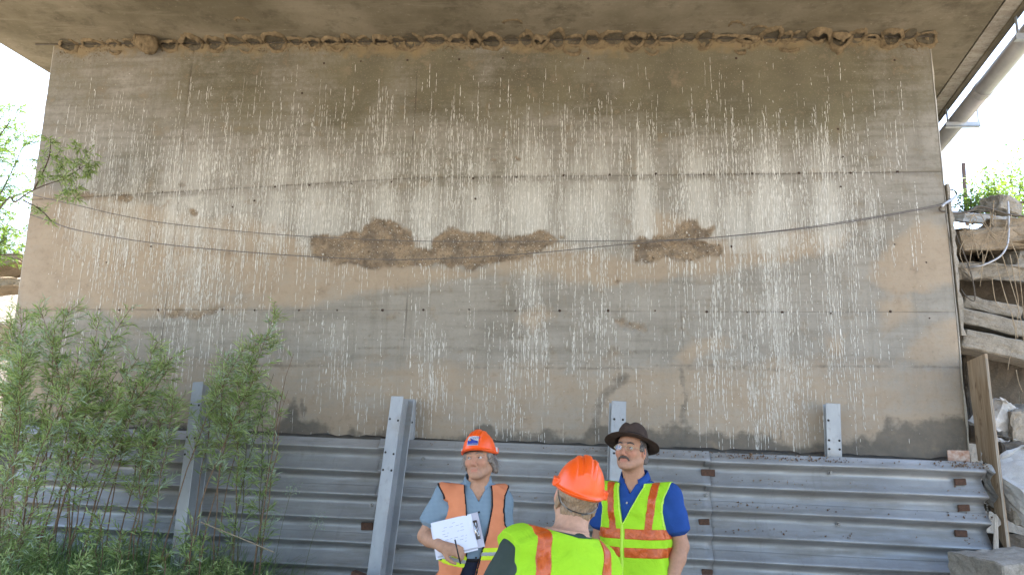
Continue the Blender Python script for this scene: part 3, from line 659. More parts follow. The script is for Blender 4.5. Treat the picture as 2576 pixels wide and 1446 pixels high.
HOLES = [(-.04, .19), (.04, .2), (-.04, .46), (.04, .47), (-.04, .60), (.04, .60)]
def pt(a, b, y): return P(a, b, y)
post(pt(499, 960, -.50), pt(455, 1446, -.62) + Vector((-.02, -.1, -.6)), .11, .16, 'tall galvanised post standing among the willow stems', -.25, holes=HOLES)
post(pt(541, 985, -.10), pt(532, 1100, -.10) + Vector((0, 0, -.5)), .12, .10, 'short back post half hidden behind the willow beside the tall post', .1, holes=HOLES[:2])
post(pt(1000, 996, -.46), pt(947, 1446, -.56) + Vector((-.06, -.08, -.6)), .12, .17, 'tall leaning galvanised post left of the man in the orange vest', -.35, holes=HOLES)
post(pt(1027, 1003, -.12), pt(1022, 1120, -.12) + Vector((0, 0, -.5)), .12, .09, 'short post behind the leaning post, touching the wall', .1, holes=HOLES[:4])
post(pt(1557, 1008, -.40), pt(1538, 1446, -.48) + Vector((0, -.05, -.6)), .12, .13, 'galvanised post rising behind the brown felt hat', .12, holes=[(-.035, .15), (.035, .15), (-.03, .42), (.03, .42)])
post(pt(2095, 1014, -.18), pt(2095, 1140, -.18) + Vector((0, 0, -.4)), .115, .10, 'lone galvanised post sticking up behind the rails at right', -.1, holes=[(-.04, .14), (-.04, .30), (.04, .30), (-.04, .37), (.04, .37)])

# ================================================================== CABLES
M_CABLE = simple('steel_cable', (.20, .18, .17), (.11, .10, .10), 60, .6, .5)
M_CABLET = simple('bright_cable', (.55, .55, .56), (.4, .4, .42), 20, .45, .3)
M_ROPE = simple('brown_cable', (.15, .125, .10), (.09, .075, .06), 60, .7, .2)
def cable(name, pts, r, mat, label, Y=-.05, n=8, cat='cable', group=None):
    m = MB(); m.tube(spline([P(a, b, (c[0] if c else Y)) for a, b, *c in pts], n), r, 6); return m.build(name, mat, None, smooth=True, label=label, cat=cat, group=group)
cable('steel_cable', [(70, 482, .25), (88, 492, -.03), (200, 518, -.05), (300, 541), (430, 563), (700, 590), (1030, 606), (1400, 607), (1700, 603), (1850, 592), (2040, 570), (2230, 540), (2372, 512), (2392, 500, .0)], 0.0038, M_CABLE, 'upper steel cable sagging across the whole wall', -.07)
cable('steel_cable', [(40, 505, .25), (60, 532, -.02), (130, 558, -.05), (200, 580), (400, 613), (700, 640), (1000, 653), (1300, 640), (1600, 612), (1800, 597), (2040, 573), (2230, 543), (2375, 515), (2394, 503, .0)], 0.0044, M_CABLE, 'lower steel cable with the deeper sag across the wall', -.10)
cable('cable_bracket', [(2368, 520, -.10), (2380, 510, -.08), (2400, 499, .0), (2407, 492, .12)], .013, M_CABLET, 'bright bent anchor rod at the wall corner where the cables end', 0, cat='anchor')
cable('wire_loop', [(2407, 490, .15), (2404, 482, .2), (2392, 477, .3), (2386, 480, .5)], .006, M_ROPE, 'small dark wire loop curling behind the wall corner', 0)
cable('brown_cable', [(2368, 521, -.10), (2363, 526, -.08), (2375, 533, .0), (2410, 537, .1), (2440, 531, .12), (2462, 519, .15), (2500, 528, .15), (2540, 540, .15), (2600, 545, .15)], .009, M_ROPE, 'thick brown cable looping from the anchor off to the right', 0)
cable('pale_conduit', [(2535, 507, .18), (2537, 540, .16), (2537, 590, .14), (2532, 620, .12), (2515, 645, .10), (2480, 664, .10), (2450, 671, .14), (2405, 672, .35)], .0085, M_CABLET, 'pale grey conduit hanging in a curve over the rubble', 0)
cable('thin_wire', [(2376, 530, -.03), (2381, 560, -.02), (2388, 600, -.01), (2396, 640, -.01)], .003, M_ROPE, 'thin dark wire running down the right wall edge', 0)
cable('thin_wire', [(2388, 540, .1), (2405, 590, .08), (2440, 680, .06), (2452, 740, .05), (2449, 757, .05), (2430, 745, .06), (2418, 728, .1)], .0055, M_ROPE, 'dark wire hanging in a narrow loop in front of the rubble', 0)

# ================================================================== RUBBLE
def hull_rock(dims, seed, jit=.14, sub=3, rough=.012):
    q = random.Random(seed); bm = bmesh.new(); pts = []
    for sx in (-1, 1):
        for sy in (-1, 1):
            for sz in (-1, 1):
                c = [sx, sy, sz]
                for k in range(2):
                    p = [c[i] * dims[i] / 2 * (1 - abs(q.gauss(0, jit)) * (.6 if i == 2 else 1)) for i in range(3)]; pts.append(p)
    vs = [bm.verts.new(p) for p in pts]
    r = bmesh.ops.convex_hull(bm, input=vs)
    for v in [x for x in bm.verts if not x.link_faces]: bm.verts.remove(v)
    bmesh.ops.dissolve_limit(bm, angle_limit=R_(14), verts=bm.verts[:], edges=bm.edges[:])
    bmesh.ops.bevel(bm, geom=bm.edges[:], offset=.012, segments=1, affect='EDGES', profile=.6)
    bmesh.ops.triangulate(bm, faces=bm.faces[:])
    for _ in range(sub):
        long = [e for e in bm.edges if e.calc_length() > .045]
        if long: bmesh.ops.subdivide_edges(bm, edges=long, cuts=1); bmesh.ops.triangulate(bm, faces=bm.faces[:])
    bm.normal_update(); o = Vector((seed * 3.1, 0, 0))
    for v in bm.verts: v.co += v.normal * (rough * .9 * mnoise.fractal(v.co * 14 + o, .7, 2, 5) - rough * 1.6 * abs(mnoise.noise(v.co * 6 + o)) + rough * mnoise.noise(v.co * 2.5 + o))
    me = bpy.data.meshes.new('rubble'); bm.to_mesh(me); bm.free(); return me
def rock(a, b, Y, dims, rot, mat, label, seed, name='concrete_slab', cat='rubble', jit=.17, rough=.022, group='broken concrete at the right of the wall'):
    me = hull_rock(dims, seed, jit, rough=rough); me.materials.append(mat)
    o = ob(name, me, label=label, cat=cat, group=group); o.location = P(a, b, Y); o.rotation_euler = tuple(R_(x) for x in rot); return o
rock(2472, 612, .62, (.98, .95, .20), (7, -4, 6), M_RUBT, 'tan slab edge at the top of the rubble under the dry roots', 1)
rock(2530, 598, .50, (.42, .7, .24), (2, 3, -12), M_RUBT, 'second tan block at the top right of the rubble, beside green leaves', 2)
rock(2518, 520, 1.05, (.30, .30, .16), (10, 12, 20), M_RUB, 'rounded grey stone on the bank crest behind the cables', 3)
rock(2440, 548, .95, (.60, .9, .10), (20, 4, 4), M_RUBP, 'pale flat slab under the dry roots beside the wall corner', 4)
rock(2505, 688, .60, (1.15, .85, .17), (14, 5, -5), M_RUB, 'wide grey slab above the dark gap in the rubble', 5)
rock(2600, 680, .55, (.8, .8, .2), (10, 12, 5), M_RUB, 'slab at the photo edge above the dark gap', 25)
rock(2478, 774, .42, (.50, .45, .125), (8, 14, -6), M_RUB, 'short tapering slab just below the dark gap in the rubble', 6, jit=.06, rough=.013)
rock(2515, 824, .36, (.88, .48, .14), (6, 14, -3), M_RUB, 'long slab sloping down right, middle of three stacked', 7, jit=.06, rough=.013)
rock(2525, 884, .32, (.92, .55, .17), (4, 14, -2), M_RUB, 'lowest of the three sloping slabs above the second dark gap', 8, jit=.06, rough=.013)
rock(2640, 860, .5, (.7, .7, .5), (5, 20, 10), M_RUB, 'chunk at the photo edge beside the sloping slabs', 26)
rock(2508, 1048, .10, (.24, .22, .27), (15, 25, 25), M_RUBP, 'smooth pale block right behind the leaning board', 9)
rock(2560, 1068, .14, (.36, .35, .34), (8, -8, 10), M_RUB, 'rough grey chunk beside the smooth pale block', 10, rough=.018)
rock(2497, 1118, .08, (.14, .2, .12), (0, 30, 0), M_RUBP, 'small pale stone wedged beside the board', 11)
rock(2535, 1130, .12, (.36, .4, .16), (5, 0, 12), M_RUBD, 'dark flat chunk beneath the rough grey chunk', 12, rough=.018)
rock(2582, 1222, -.20, (.44, .45, .36), (28, -24, 8), M_RUBP, 'large pale slab tilted towards the camera at right edge', 13, jit=.07)
rock(2578, 1300, -.05, (.46, .5, .15), (10, 24, 0), M_RUB, 'slab sloping down right beneath the large pale slab', 14)
rock(2518, 1200, .12, (.14, .25, .45), (0, 8, 10), M_RUBD, 'dark upright chunk between board and pale slab', 15)
rock(2580, 1375, -.05, (.50, .45, .2), (0, 6, 0), M_RUBD, 'dark slab low down behind the front boulder', 16)
rock(2548, 1450, -.75, (.62, .6, .34), (3, -3, 12), M_RUB, 'rough pale boulder in the bottom right corner', 17, rough=.016, jit=.13)
rock(2560, 960, .75, (.9, .5, .5), (0, 10, 0), M_RUBD, 'backing chunk coloured as the shade deep in the second gap', 18)  # backing rock, its dark colour paints the shade of the gap
rock(2500, 1000, .70, (.7, .5, .9), (0, 3, 0), M_RUBD, 'backing block coloured as the shade behind the leaning board', 19)  # backing kept dark so the space behind the board looks shaded
rock(2500, 740, .95, (1.2, .5, .6), (0, 3, 0), M_RUBD, 'added backing coloured as the shade at the back of the upper gap', 20)  # added backing closes the gap, shade put into its colour
rock(2470, 660, 1.05, (1.1, .45, .60), (0, 0, 5), M_RUBD, 'added backing coloured as shade behind the conduit, under the tan slab edge', 27)  # added to hide bright holes under the slab, coloured like shade
LG = 'rocks on the sunlit bank at left'
rock(20, 668, 1.3, (.50, .5, .17), (0, -16, 10), M_RUBT, 'upper tan slab in the sun beyond the left wall end', 21, group=LG)
rock(14, 722, 1.1, (.60, .5, .13), (0, -4, 10), M_RUBT, 'lower tan slab in the sun beyond the left wall end', 22, group=LG)
rock(-10, 850, .9, (.6, .5, .3), (0, 4, 10), M_RUBT, 'low tan rock at the left photo edge behind the willow', 23, group=LG)
# ------------------------------------------------------------------ boards
t = NT('weathered_plywood'); v = t.coord((9, 9, .7)); n1 = t.noise(2.2, 7, v, dist=.6); n2 = t.noise(7, 3, t.coord((1.6, 1.6, .8)))
c = t.mix(t.ramp(n1, [(.3, 0.0), (.7, 1.0)]), (.20, .135, .08), (.38, .29, .20)); c = t.mix(t.ramp(n2, [(.60, 0.0), (.70, .75)]), c, (.09, .05, .03))
c = t.mix(t.ramp(t.noise(1.2, 4, t.coord((1, 1, .6))), [(.5, 0.0), (.7, .6)]), c, (.45, .40, .33))
t.set(c, .85, 0, .2); t.bump(n1, .004, .5); M_PLY = t.m
M_PLYE = simple('plywood_edge', (.55, .50, .42), (.25, .2, .16), 3, .9, stretch=(60, 60, 1))
bd = empty('plywood_board', (XR + .07, -.2, .8), 'tall weathered brown plywood board standing at the right end of the rails', 'board')
m = MB(); zt = P(2455, 906, -.1).z; zb = .35; q = random.Random(5); n = 70; vs = []
for i in range(n + 1):
    z = zb + (zt - zb) * i / n; x0 = XR + .030 + .018 * (zt - z) / 1.6
    bk = .02 - .012 * math.sin(i * .5)
    zr = ((RAIL_TOP(XR) - z) % PITCH)
    yb = -.018 + bk * .3 if z > RAIL_TOP(XR) + .01 else RAIL_Y(XR) + .02 + float(np.interp(zr, [p_[0] for p_ in prof], [p_[1] for p_ in prof]))
    yf = -.322 - .005 * math.sin(z * 2)
    z2 = z + (.03 if i == n else 0)
    vs += [(x0, yb, z), (x0, yf, z2), (x0 + .022, yf, z2), (x0 + .022, yb, z)]
m.add(vs, [(i * 4 + k, (i + 1) * 4 + k, (i + 1) * 4 + (k + 1) % 4, i * 4 + (k + 1) % 4) for i in range(n) for k in range(4)] + [(n * 4, n * 4 + 1, n * 4 + 2, n * 4 + 3), (3, 2, 1, 0)])
child(m.build('board_face', M_PLY, bd))
m = MB(); 
for k, dx in enumerate((.003, .0095, .016)):
    m.box((XR + .030 + dx + .006, -.329, (zt + zb) / 2), (.0035, .006, zt - zb - .02), Matrix.Rotation(R_(-.64), 3, 'Y'))
child(m.build('board_edge_ply', M_PLYE, bd, kind='stuff'))
st = empty('wooden_stake', P(2504, 1400, -.32), 'splintered pale wooden stake beside the foot of the board', 'stake')
for k, (a, b, top_) in enumerate(((2501, 2503, 1300), (2506, 2507, 1296), (2510, 2508, 1312))):
    m = MB(); p0_ = P(a, 1460, -.33 + k * .01); p1_ = P(b, top_, -.30); m.tube([p0_, p0_.lerp(p1_, .6), p1_], lambda s: .015 * (1 - .55 * s), 5); child(m.build('splinter', M_PLYE, st))
# fence post far up the bank
m = MB(); p0_ = P(2423, 470, 5.0); p1_ = P(2423, 411, 5.0); m.tube([p0_ - Vector((0, 0, .6)), p1_], .03, 8); m.build('fence_post', simple('old_post', (.16, .11, .09), rough=.9), None, label='thin dark fence post alone on the bank against the white sky', cat='post')
# short rusty block by the post foot (bottom edge)
m = MB(); m.box(P(900, 1452, -.75), (.10, .10, .08), Matrix.Rotation(.3, 3, 'Y')); bevel(m.build('rusty_block', M_RUST, None, label='rusty steel block at the bottom edge by the leaning post', cat='block'), .006)
# ================================================================== PEOPLE (implicit surfaces -> one continuous skin, clothing over it)
def smin(a, b, k):
    h = np.maximum(k - np.abs(a - b), 0) / k; return np.minimum(a, b) - h * h * k * .25
class Grid:
    def __init__(s, lo, hi, h):
        s.lo = np.array(lo, np.float32); s.h = h
        s.ax = [np.arange(lo[i], hi[i] + h, h, dtype=np.float32) for i in range(3)]
        s.F = np.full([len(a) for a in s.ax], .5, np.float32)
    def block(s, c, r):
        sl = []
        for i in range(3):
            a = max(0, int((c[i] - r[i] - s.lo[i]) / s.h)); b = min(len(s.ax[i]), int((c[i] + r[i] - s.lo[i]) / s.h) + 2); sl.append(slice(a, max(a, b)))
        return tuple(sl)
    def xyz(s, sl=(slice(None),) * 3):
        return s.ax[0][sl[0]][:, None, None], s.ax[1][sl[1]][None, :, None], s.ax[2][sl[2]][None, None, :]
    def put(s, f, c, r, k=.02, op='u', M=None):
        """blend a primitive in; c, r: centre and half size of its box (in M's frame if given)"""
        if M is not None:
            C = M @ Vector(c); rr = [sum(abs(M[i][j]) * r[j] for j in range(3)) for i in range(3)]
        else: C = c; rr = r
        pad = k + 4 * s.h; sl = s.block(C, [q + pad for q in rr]); x, y, z = s.xyz(sl)
        if s.F[sl].size == 0: return
        if M is not None:
            Mi = M.inverted(); x, y, z = [Mi[i][0] * x + Mi[i][1] * y + Mi[i][2] * z + Mi[i][3] for i in range(3)]
        d = f(x, y, z).astype(np.float32)
        if op == 'u': s.F[sl] = smin(s.F[sl], d, k)
        else: s.F[sl] = -smin(-s.F[sl], d, k)
    def cap(s, a, b, r1, r2, k=.02, M=None, op='u'):
        a = np.array(a, np.float32); b = np.array(b, np.float32); ba = b - a; L = float(ba @ ba) + 1e-9
        def f(x, y, z):
            t = np.clip(((x - a[0]) * ba[0] + (y - a[1]) * ba[1] + (z - a[2]) * ba[2]) / L, 0, 1)
            return np.sqrt((x - a[0] - ba[0] * t) ** 2 + (y - a[1] - ba[1] * t) ** 2 + (z - a[2] - ba[2] * t) ** 2) - (r1 + (r2 - r1) * t)
        m = max(r1, r2); s.put(f, (a + b) / 2, np.abs(ba) / 2 + m, k, op, M)
    def ell(s, c, r, k=.02, M=None, op='u'):
        def f(x, y, z):
            X, Y, Z = (x - c[0]) / r[0], (y - c[1]) / r[1], (z - c[2]) / r[2]
            k0 = np.sqrt(X * X + Y * Y + Z * Z); k1 = np.sqrt((X / r[0]) ** 2 + (Y / r[1]) ** 2 + (Z / r[2]) ** 2) + 1e-6
            return k0 * (k0 - 1) / k1
        s.put(f, c, r, k, op, M)
    def loft(s, prof, k=.02, off=0.0, wr=None, lean=(0, 0)):
        P_ = np.array(prof, np.float32); z0, z1 = P_[0, 0], P_[-1, 0]
        def f(x, y, z):
            a = np.interp(z, P_[:, 0], P_[:, 1]) + off; b = np.interp(z, P_[:, 0], P_[:, 2]) + off; cx = np.interp(z, P_[:, 0], P_[:, 3]) ; cy = np.interp(z, P_[:, 0], P_[:, 4])
            X, Y = np.abs(x - cx) / a, np.abs(y - cy) / b
            q = (X ** 2.4 + Y ** 2.4) ** (1 / 2.4); d = (q - 1) * np.minimum(a, b) * .9
            return np.maximum(d, np.maximum(z0 - z, z - z1))
        A = P_[:, 1].max() + off; B = P_[:, 2].max() + off + .05
        s.put(f, (0, 0, (z0 + z1) / 2), (A + .12, B + .06, (z1 - z0) / 2), k)
    def cut(s, d): s.F = np.maximum(s.F, d.astype(np.float32))
    def mesh(s):
        F = s.F; F[0] = F[-1] = .5; F[:, 0] = F[:, -1] = .5; F[:, :, 0] = F[:, :, -1] = .5
        n = np.array(F.shape); neg = F < 0
        cnt = sum(neg[i:n[0] - 1 + i, j:n[1] - 1 + j, k:n[2] - 1 + k].astype(np.int8) for i in (0, 1) for j in (0, 1) for k in (0, 1))
        act = np.argwhere((cnt > 0) & (cnt < 8)); idx = np.full(tuple(n - 1), -1, np.int64); idx[tuple(act.T)] = np.arange(len(act))
        cv = {}; 
        for i in (0, 1):
            for j in (0, 1):
                for k in (0, 1): cv[i, j, k] = F[act[:, 0] + i, act[:, 1] + j, act[:, 2] + k]
        acc = np.zeros((len(act), 3)); c = np.zeros(len(act))
        for ax in range(3):
            for u in (0, 1):
                for v in (0, 1):
                    a = [u, v]; a.insert(ax, 0); b = [u, v]; b.insert(ax, 1); A, B = cv[tuple(a)], cv[tuple(b)]
                    m = (A < 0) != (B < 0); t = np.where(m, A / np.where(m, A - B, 1), 0)
                    p = np.tile(np.array(a, float), (len(act), 1)); p[:, ax] = t; acc[m] += p[m]; c[m] += 1
        V = (act + acc / c[:, None]) * s.h + s.lo
        Fs = []
        for ax in range(3):
            sa = [slice(None)] * 3; sb = [slice(None)] * 3; sa[ax] = slice(0, -1); sb[ax] = slice(1, None)
            A, B = neg[tuple(sa)], neg[tuple(sb)]; E = np.argwhere(A != B); o = [q for q in range(3) if q != ax]
            E = E[(E[:, o[0]] > 0) & (E[:, o[1]] > 0) & (E[:, o[0]] < n[o[0]] - 1) & (E[:, o[1]] < n[o[1]] - 1)]
            fl = A[tuple(E.T)]; q = []
            for (du, dv) in ((1, 1), (0, 1), (0, 0), (1, 0)):
                e = E.copy(); e[:, o[0]] -= du; e[:, o[1]] -= dv; q.append(idx[tuple(e.T)])
            Q = np.stack(q, 1); flip = fl if ax != 1 else ~fl
            Fs.append(np.where(flip[:, None], Q, Q[:, ::-1]))
        Fs = np.concatenate(Fs); Fs = Fs[(Fs >= 0).all(1)]
        return V, Fs
def hand(g, wrist, d, nrm, side, curl=.35, k=.012, M=None):
    """palm, four unequal bent fingers and a thumb leaving the side of the palm"""
    w = Vector(wrist); d = Vector(d).normalized(); nrm = Vector(nrm); nrm = (nrm - d * nrm.dot(d)).normalized(); s_ = d.cross(nrm) * side
    g.cap(w, w + d * .05, .026, .030, .02)
    for f in (-1.4, -.5, .5, 1.4): g.cap(w + d * .025 + s_ * f * .012, w + d * .085 + s_ * f * .018, .015, .0115, .014)
    for f, L in ((-1.4, .068), (-.5, .078), (.5, .074), (1.4, .058)):
        p = w + d * .088 + s_ * f * .0195; a = curl
        for seg, (l, r) in enumerate(((L * .45, .0098), (L * .32, .0088), (L * .28, .0078))):
            dd = (d * math.cos(a) + nrm * math.sin(a)).normalized(); e = p + dd * l; g.cap(p, e, r, r * .92, .004); p = e; a += curl * 1.25
    p = w + d * .025 - s_ * .026; a = (d * .7 - s_ * .75 + nrm * .35).normalized(); e = p + a * .042; g.cap(p, e, .0145, .0115, .014); a2 = (d * .95 - s_ * .2 + nrm * .35).normalized(); e2 = e + a2 * .030; g.cap(e, e2, .0112, .0098, .004); g.cap(e2, e2 + (d + nrm * .35).normalized() * .024, .0098, .0082, .004)
def head_prims(g, M, neck_to, k=1.0, jaw=1.0, mouth_open=0.0, nose=1.0, neckr=.060):
    g.ell((0, .016, .034), (.077, .098, .086), .02, M)
    g.ell((0, -.022, -.034), (.063 * jaw, .070, .084), .03, M)
    for s_ in (-1, 1):
        g.cap((s_ * .056 * jaw, .008, -.058), (s_ * .020, -.070, -.100), .020, .017, .022, M)
        g.ell((s_ * .043, -.063, -.026), (.022, .020, .020), .022, M)
        g.cap((s_ * .012, -.088, .021), (s_ * .044, -.076, .020), .010, .009, .014, M)
        g.ell((s_ * .033, -.098, .000), (.017, .018, .0115), .012, M, 's')
        g.cap((s_ * .020, -.0835, .0085), (s_ * .046, -.0755, .0065), .0048, .0042, .005, M)
        g.cap((s_ * .022, -.0825, -.0085), (s_ * .045, -.0755, -.0075), .0042, .0040, .006, M)
        g.ell((s_ * .079, .014, -.010), (.010, .021, .033), .008, M); g.ell((s_ * .088, .006, -.006), (.007, .010, .018), .004, M, 's')
        g.ell((s_ * .0125, -.101, -.043), (.0085, .010, .0075), .007, M)
        g.cap((s_ * .020, -.090, -.044), (s_ * .033, -.082, -.072), .004, .003, .012, M, 's')
    g.cap((0, -.088, .012), (0, -.1115 * nose, -.036), .0085, .0118, .010, M)
    g.ell((0, -.078, -.100), (.022, .018, .018), .02, M)
    g.cap((-.020, -.0885, -.0665), (.020, -.0885, -.0665), .0065, .0065, .008, M); g.cap((-.017, -.0885, -.0800), (.017, -.0885, -.0800), .0075, .0075, .008, M)
    g.cap((-.022, -.0965, -.0730), (.022, -.0965, -.0730), .0028 + mouth_open, .0028 + mouth_open, .003, M, 's')
    a = M @ Vector((0, .028, -.050)); g.cap(tuple(a), neck_to, neckr * .96, neckr * 1.06, .03)
    for s_ in (-1, 1): g.cap(tuple(M @ Vector((s_ * .05, .03, -.05))), (neck_to[0] + s_ * .02, neck_to[1] - .06, neck_to[2] - .02), .013, .012, .03)
def skin_mat(name, base, red, stub_eye):
    t = NT(name); v = t.coord(); tint = t.n('ShaderNodeSeparateColor'); t.l(t.attr('tint', True), tint.inputs[0])
    n1 = t.noise(60, 4, v); c = t.mix(t.ramp(n1, [(.35, 0.0), (.65, 1.0)]), base, tuple(q * .86 for q in base))
    c = t.mix(tint.outputs[0], c, red); c = t.mix(tint.outputs[1], c, stub_eye)
    t.set(c, .62, 0, .28); t.b.inputs['Subsurface Weight'].default_value = .0; t.bump(t.noise(220, 4, v), .0015, .35); return t.m
def face_tint(V, M, lips=True):
    Mi = np.array(M.inverted()); L = V @ Mi[:3, :3].T + Mi[:3, 3]; x, y, z = L.T
    g = lambda cx, cy, cz, r: np.exp(-((np.abs(x) - cx) ** 2 + (y - cy) ** 2 + (z - cz) ** 2) / r ** 2)
    red = .45 * g(.042, -.075, -.030, .022) + .6 * g(0, -.108, -.036, .018) + .55 * g(.082, .012, -.008, .024) + .75 * np.exp(-(np.maximum(np.abs(x) - .014, 0) / .006) ** 2 - ((z + .073) / .011) ** 2) * (y < -.075)
    stub_eye = .22 * sstep(-.035, -.065, z) * sstep(.02, -.03, y) * (z > -.14) + .5 * np.exp(-((np.abs(x) - .034) / .016) ** 2 - (z / .010) ** 2) * (y < -.05)  # jaw stubble, and a darker tone around the eyes
    return np.clip(np.stack([red, stub_eye, 0 * x], 1), 0, 1)
def to_ob(name, g, mat, parent, tintM=None, **kw):
    V, Fs = g.mesh(); at = {}
    if tintM is not None: at['tint'] = face_tint(V, tintM)
    me = npmesh(name, V, Fs, mat, attrs=at); return ob(name, me, parent, **kw)
def fabric(name, a, b=None, rough=.85, weave=0, wr=.006, sheen=0.0, scale=3, spec=.15, check=None):
    t = NT(name); v = t.coord(); b = b or tuple(q * .8 for q in a); n1 = t.noise(scale, 4, v)
    c = t.mix(t.ramp(n1, [(.35, 0.0), (.65, 1.0)]), b, a)
    if check:
        for ax_ in ((1, 0), (0, 1)):
            w = t.n('ShaderNodeTexWave'); w.wave_type = 'BANDS'; w.bands_direction = 'X' if ax_[0] else 'Z'; w.inputs['Scale'].default_value = check[0]; t.l(v, w.inputs[0])
            c = t.mix(t.ramp(w.outputs[0], [(.65, 0.0), (.9, .5)]), c, check[1])
    t.set(c, rough, 0, spec); h = t.noise(11, 3, v, dist=.8); h2 = t.noise(160, 2, v)
    t.bump(t.math('ADD', h, t.math('MULTIPLY', h2, .12)), wr, .8); return t.m
def skull(M, mat, parent, r, zc, name='hair', h=.004, extra=None, noise_=.004):
    C = M @ Vector((0, .02, 0)); g = Grid(tuple(C[i] - .17 for i in range(3)), tuple(C[i] + .17 for i in range(3)), h)
    g.ell((0, .018, .034), r, .02, M)
    if extra: extra(g)
    x, y, z = g.xyz(); Mi = M.inverted(); lx, ly, lz = [Mi[i][0] * x + Mi[i][1] * y + Mi[i][2] * z + Mi[i][3] for i in range(3)]
    g.F = g.F + noise_ * (np.sin(lx * 310 + 3 * np.sin(lz * 60)) * np.sin(ly * 270 + 2 * np.sin(lz * 80)) + .6 * np.sin(lx * 140 + lz * 50 + ly * 120))
    g.cut(zc(lx, ly, lz)); return to_ob(name, g, mat, parent)
def eyes(M, parent, look=(0, 0), white=(.62, .58, .54), iris=(.10, .09, .08)):
    for s_ in (-1, 1):
        m = MB(); c = M @ Vector((s_ * .033, -.0745, 0)); R3 = M.to_3x3(); n = 14; vs = []
        for i in range(1, 8):
            for k in range(n):
                a = math.pi * i / 8; b = 2 * math.pi * k / n; vs.append(c + R3 @ (Vector((math.sin(a) * math.cos(b), -math.cos(a), math.sin(a) * math.sin(b))) * .0118))
        top = c + R3 @ Vector((0, -.0118, 0)); m.add([top] + vs, [(0, 1 + (k + 1) % n, 1 + k) for k in range(n)] + [(1 + i * n + k, 1 + i * n + (k + 1) % n, 1 + (i + 1) * n + (k + 1) % n, 1 + (i + 1) * n + k) for i in range(6) for k in range(n)])
        e = m.build('eye', MATS['eye'], parent, smooth=True); q = Vector((look[0], -1, look[1])).normalized()
        m = MB(); ii = Vector((1, 0, 0)); u = q.cross(Vector((0, 0, 1))).normalized(); v = u.cross(q)
        for (rr, mt, pr) in ((.0056, 'iris', .0112),):
            m.add([c + R3 @ (q * (pr + .0016))] + [c + R3 @ (q * pr + (u * math.cos(2 * math.pi * k / 12) + v * math.sin(2 * math.pi * k / 12)) * rr) for k in range(12)], [(0, 1 + k, 1 + (k + 1) % 12) for k in range(12)])
        m.build('iris', MATS['iris'], e, smooth=True)
def brows(M, parent, mat, thick=.0045, lift=0.0):
    for s_ in (-1, 1):
        m = MB(); R = [M @ Vector(p) for p in ((s_ * .014, -.0985, .0205 + lift), (s_ * .028, -.0975, .0265 + lift), (s_ * .042, -.0895, .0255 + lift), (s_ * .052, -.078, .0185 + lift))]; m.tube(spline(R, 5), lambda s: thick * (1 - .5 * abs(s * 2 - .8)), 6); m.build('eyebrow', mat, parent, smooth=True)
MATS = dict(eye=simple('eye_white', (.50, .46, .43), rough=.25, spec=.5), iris=simple('eye_iris', (.035, .03, .028), rough=.2, spec=.5))
SK1 = skin_mat('skin_tan', (.47, .26, .165), (.52, .18, .12), (.27, .175, .14)); SK2 = skin_mat('skin_ruddy', (.46, .245, .155), (.52, .165, .11), (.25, .16, .13)); SK3 = skin_mat('skin_fair', (.53, .305, .205), (.54, .21, .15), (.38, .25, .19))
HAIRG = simple('grey_brown_hair', (.27, .23, .20), (.12, .10, .085), 40, .6, spec=.4, stretch=(3, 3, .5)); HAIRB = simple('sandy_hair', (.36, .25, .155), (.20, .13, .08), 60, .6, spec=.4, stretch=(3, 3, .5)); HAIRD = simple('dark_grey_hair', (.085, .07, .065), (.035, .03, .028), 60, .6, spec=.4)
def hat_plastic(name, c):
    t = NT(name); v = t.coord(); n1 = t.noise(9, 5, v); t.set(t.mix(t.ramp(n1, [(.4, 0.0), (.7, .35)]), c, tuple(q * .8 for q in c)), t.ramp(n1, [(.3, .28), (.7, .45)]), 0, .5)
    t.bump(t.noise(50, 4, v), .0012, .25); return t.m
M_HAT = hat_plastic('hard_hat_plastic', (.92, .105, .008))
M_VO = fabric('faded_orange_mesh', (.70, .255, .125), (.56, .19, .09), wr=.008); M_TRIM = fabric('black_trim', (.02, .02, .022), wr=.002)
M_LIME = fabric('lime_hi_vis', (.39, .72, .03), (.31, .58, .022), wr=.014); M_LIMEP = fabric('lime_piping', (.55, .80, .10), (.45, .7, .08), wr=.002)
t = NT('orange_reflective_tape'); v = t.coord((1, 1, 1)); n1 = t.noise(26, 3, v, dist=1.2); t.set(t.mix(t.ramp(n1, [(.45, 0.0), (.62, 1.0)]), (.46, .075, .008), (.60, .12, .025)), .32, 0, .45); t.bump(n1, .006, .8); M_TAPE = t.m
M_TAPEY = fabric('yellow_tape', (.62, .80, .03), wr=.004, rough=.5); M_TAPES = fabric('silver_tape', (.36, .36, .36), wr=.004, rough=.35)
M_SH1 = fabric('blue_check_shirt', (.17, .235, .295), (.13, .185, .235), check=(44, (.30, .40, .48))); M_SH2 = fabric('royal_blue_polo', (.024, .078, .29), (.018, .058, .22)); M_SH3 = fabric('dark_green_shirt', (.055, .075, .065), (.035, .05, .045))
M_PANT = fabric('dark_navy_trousers', (.02, .025, .045)); M_PANTK = fabric('khaki_trousers', (.22, .17, .11)); M_BOOT = simple('leather_boot', (.09, .055, .03), rough=.7); M_FELT = fabric('brown_felt', (.066, .045, .036), (.045, .031, .025), wr=.002, scale=20)
M_BLK = simple('black_plastic', (.02, .02, .022), rough=.4); M_WIRE = simple('gold_wire', (.6, .5, .3), rough=.3, metal=.8)
t = NT('spectacle_lens'); t.set((.9, .95, .95), .02, 0, .8); t.b.inputs['Transmission Weight'].default_value = .0
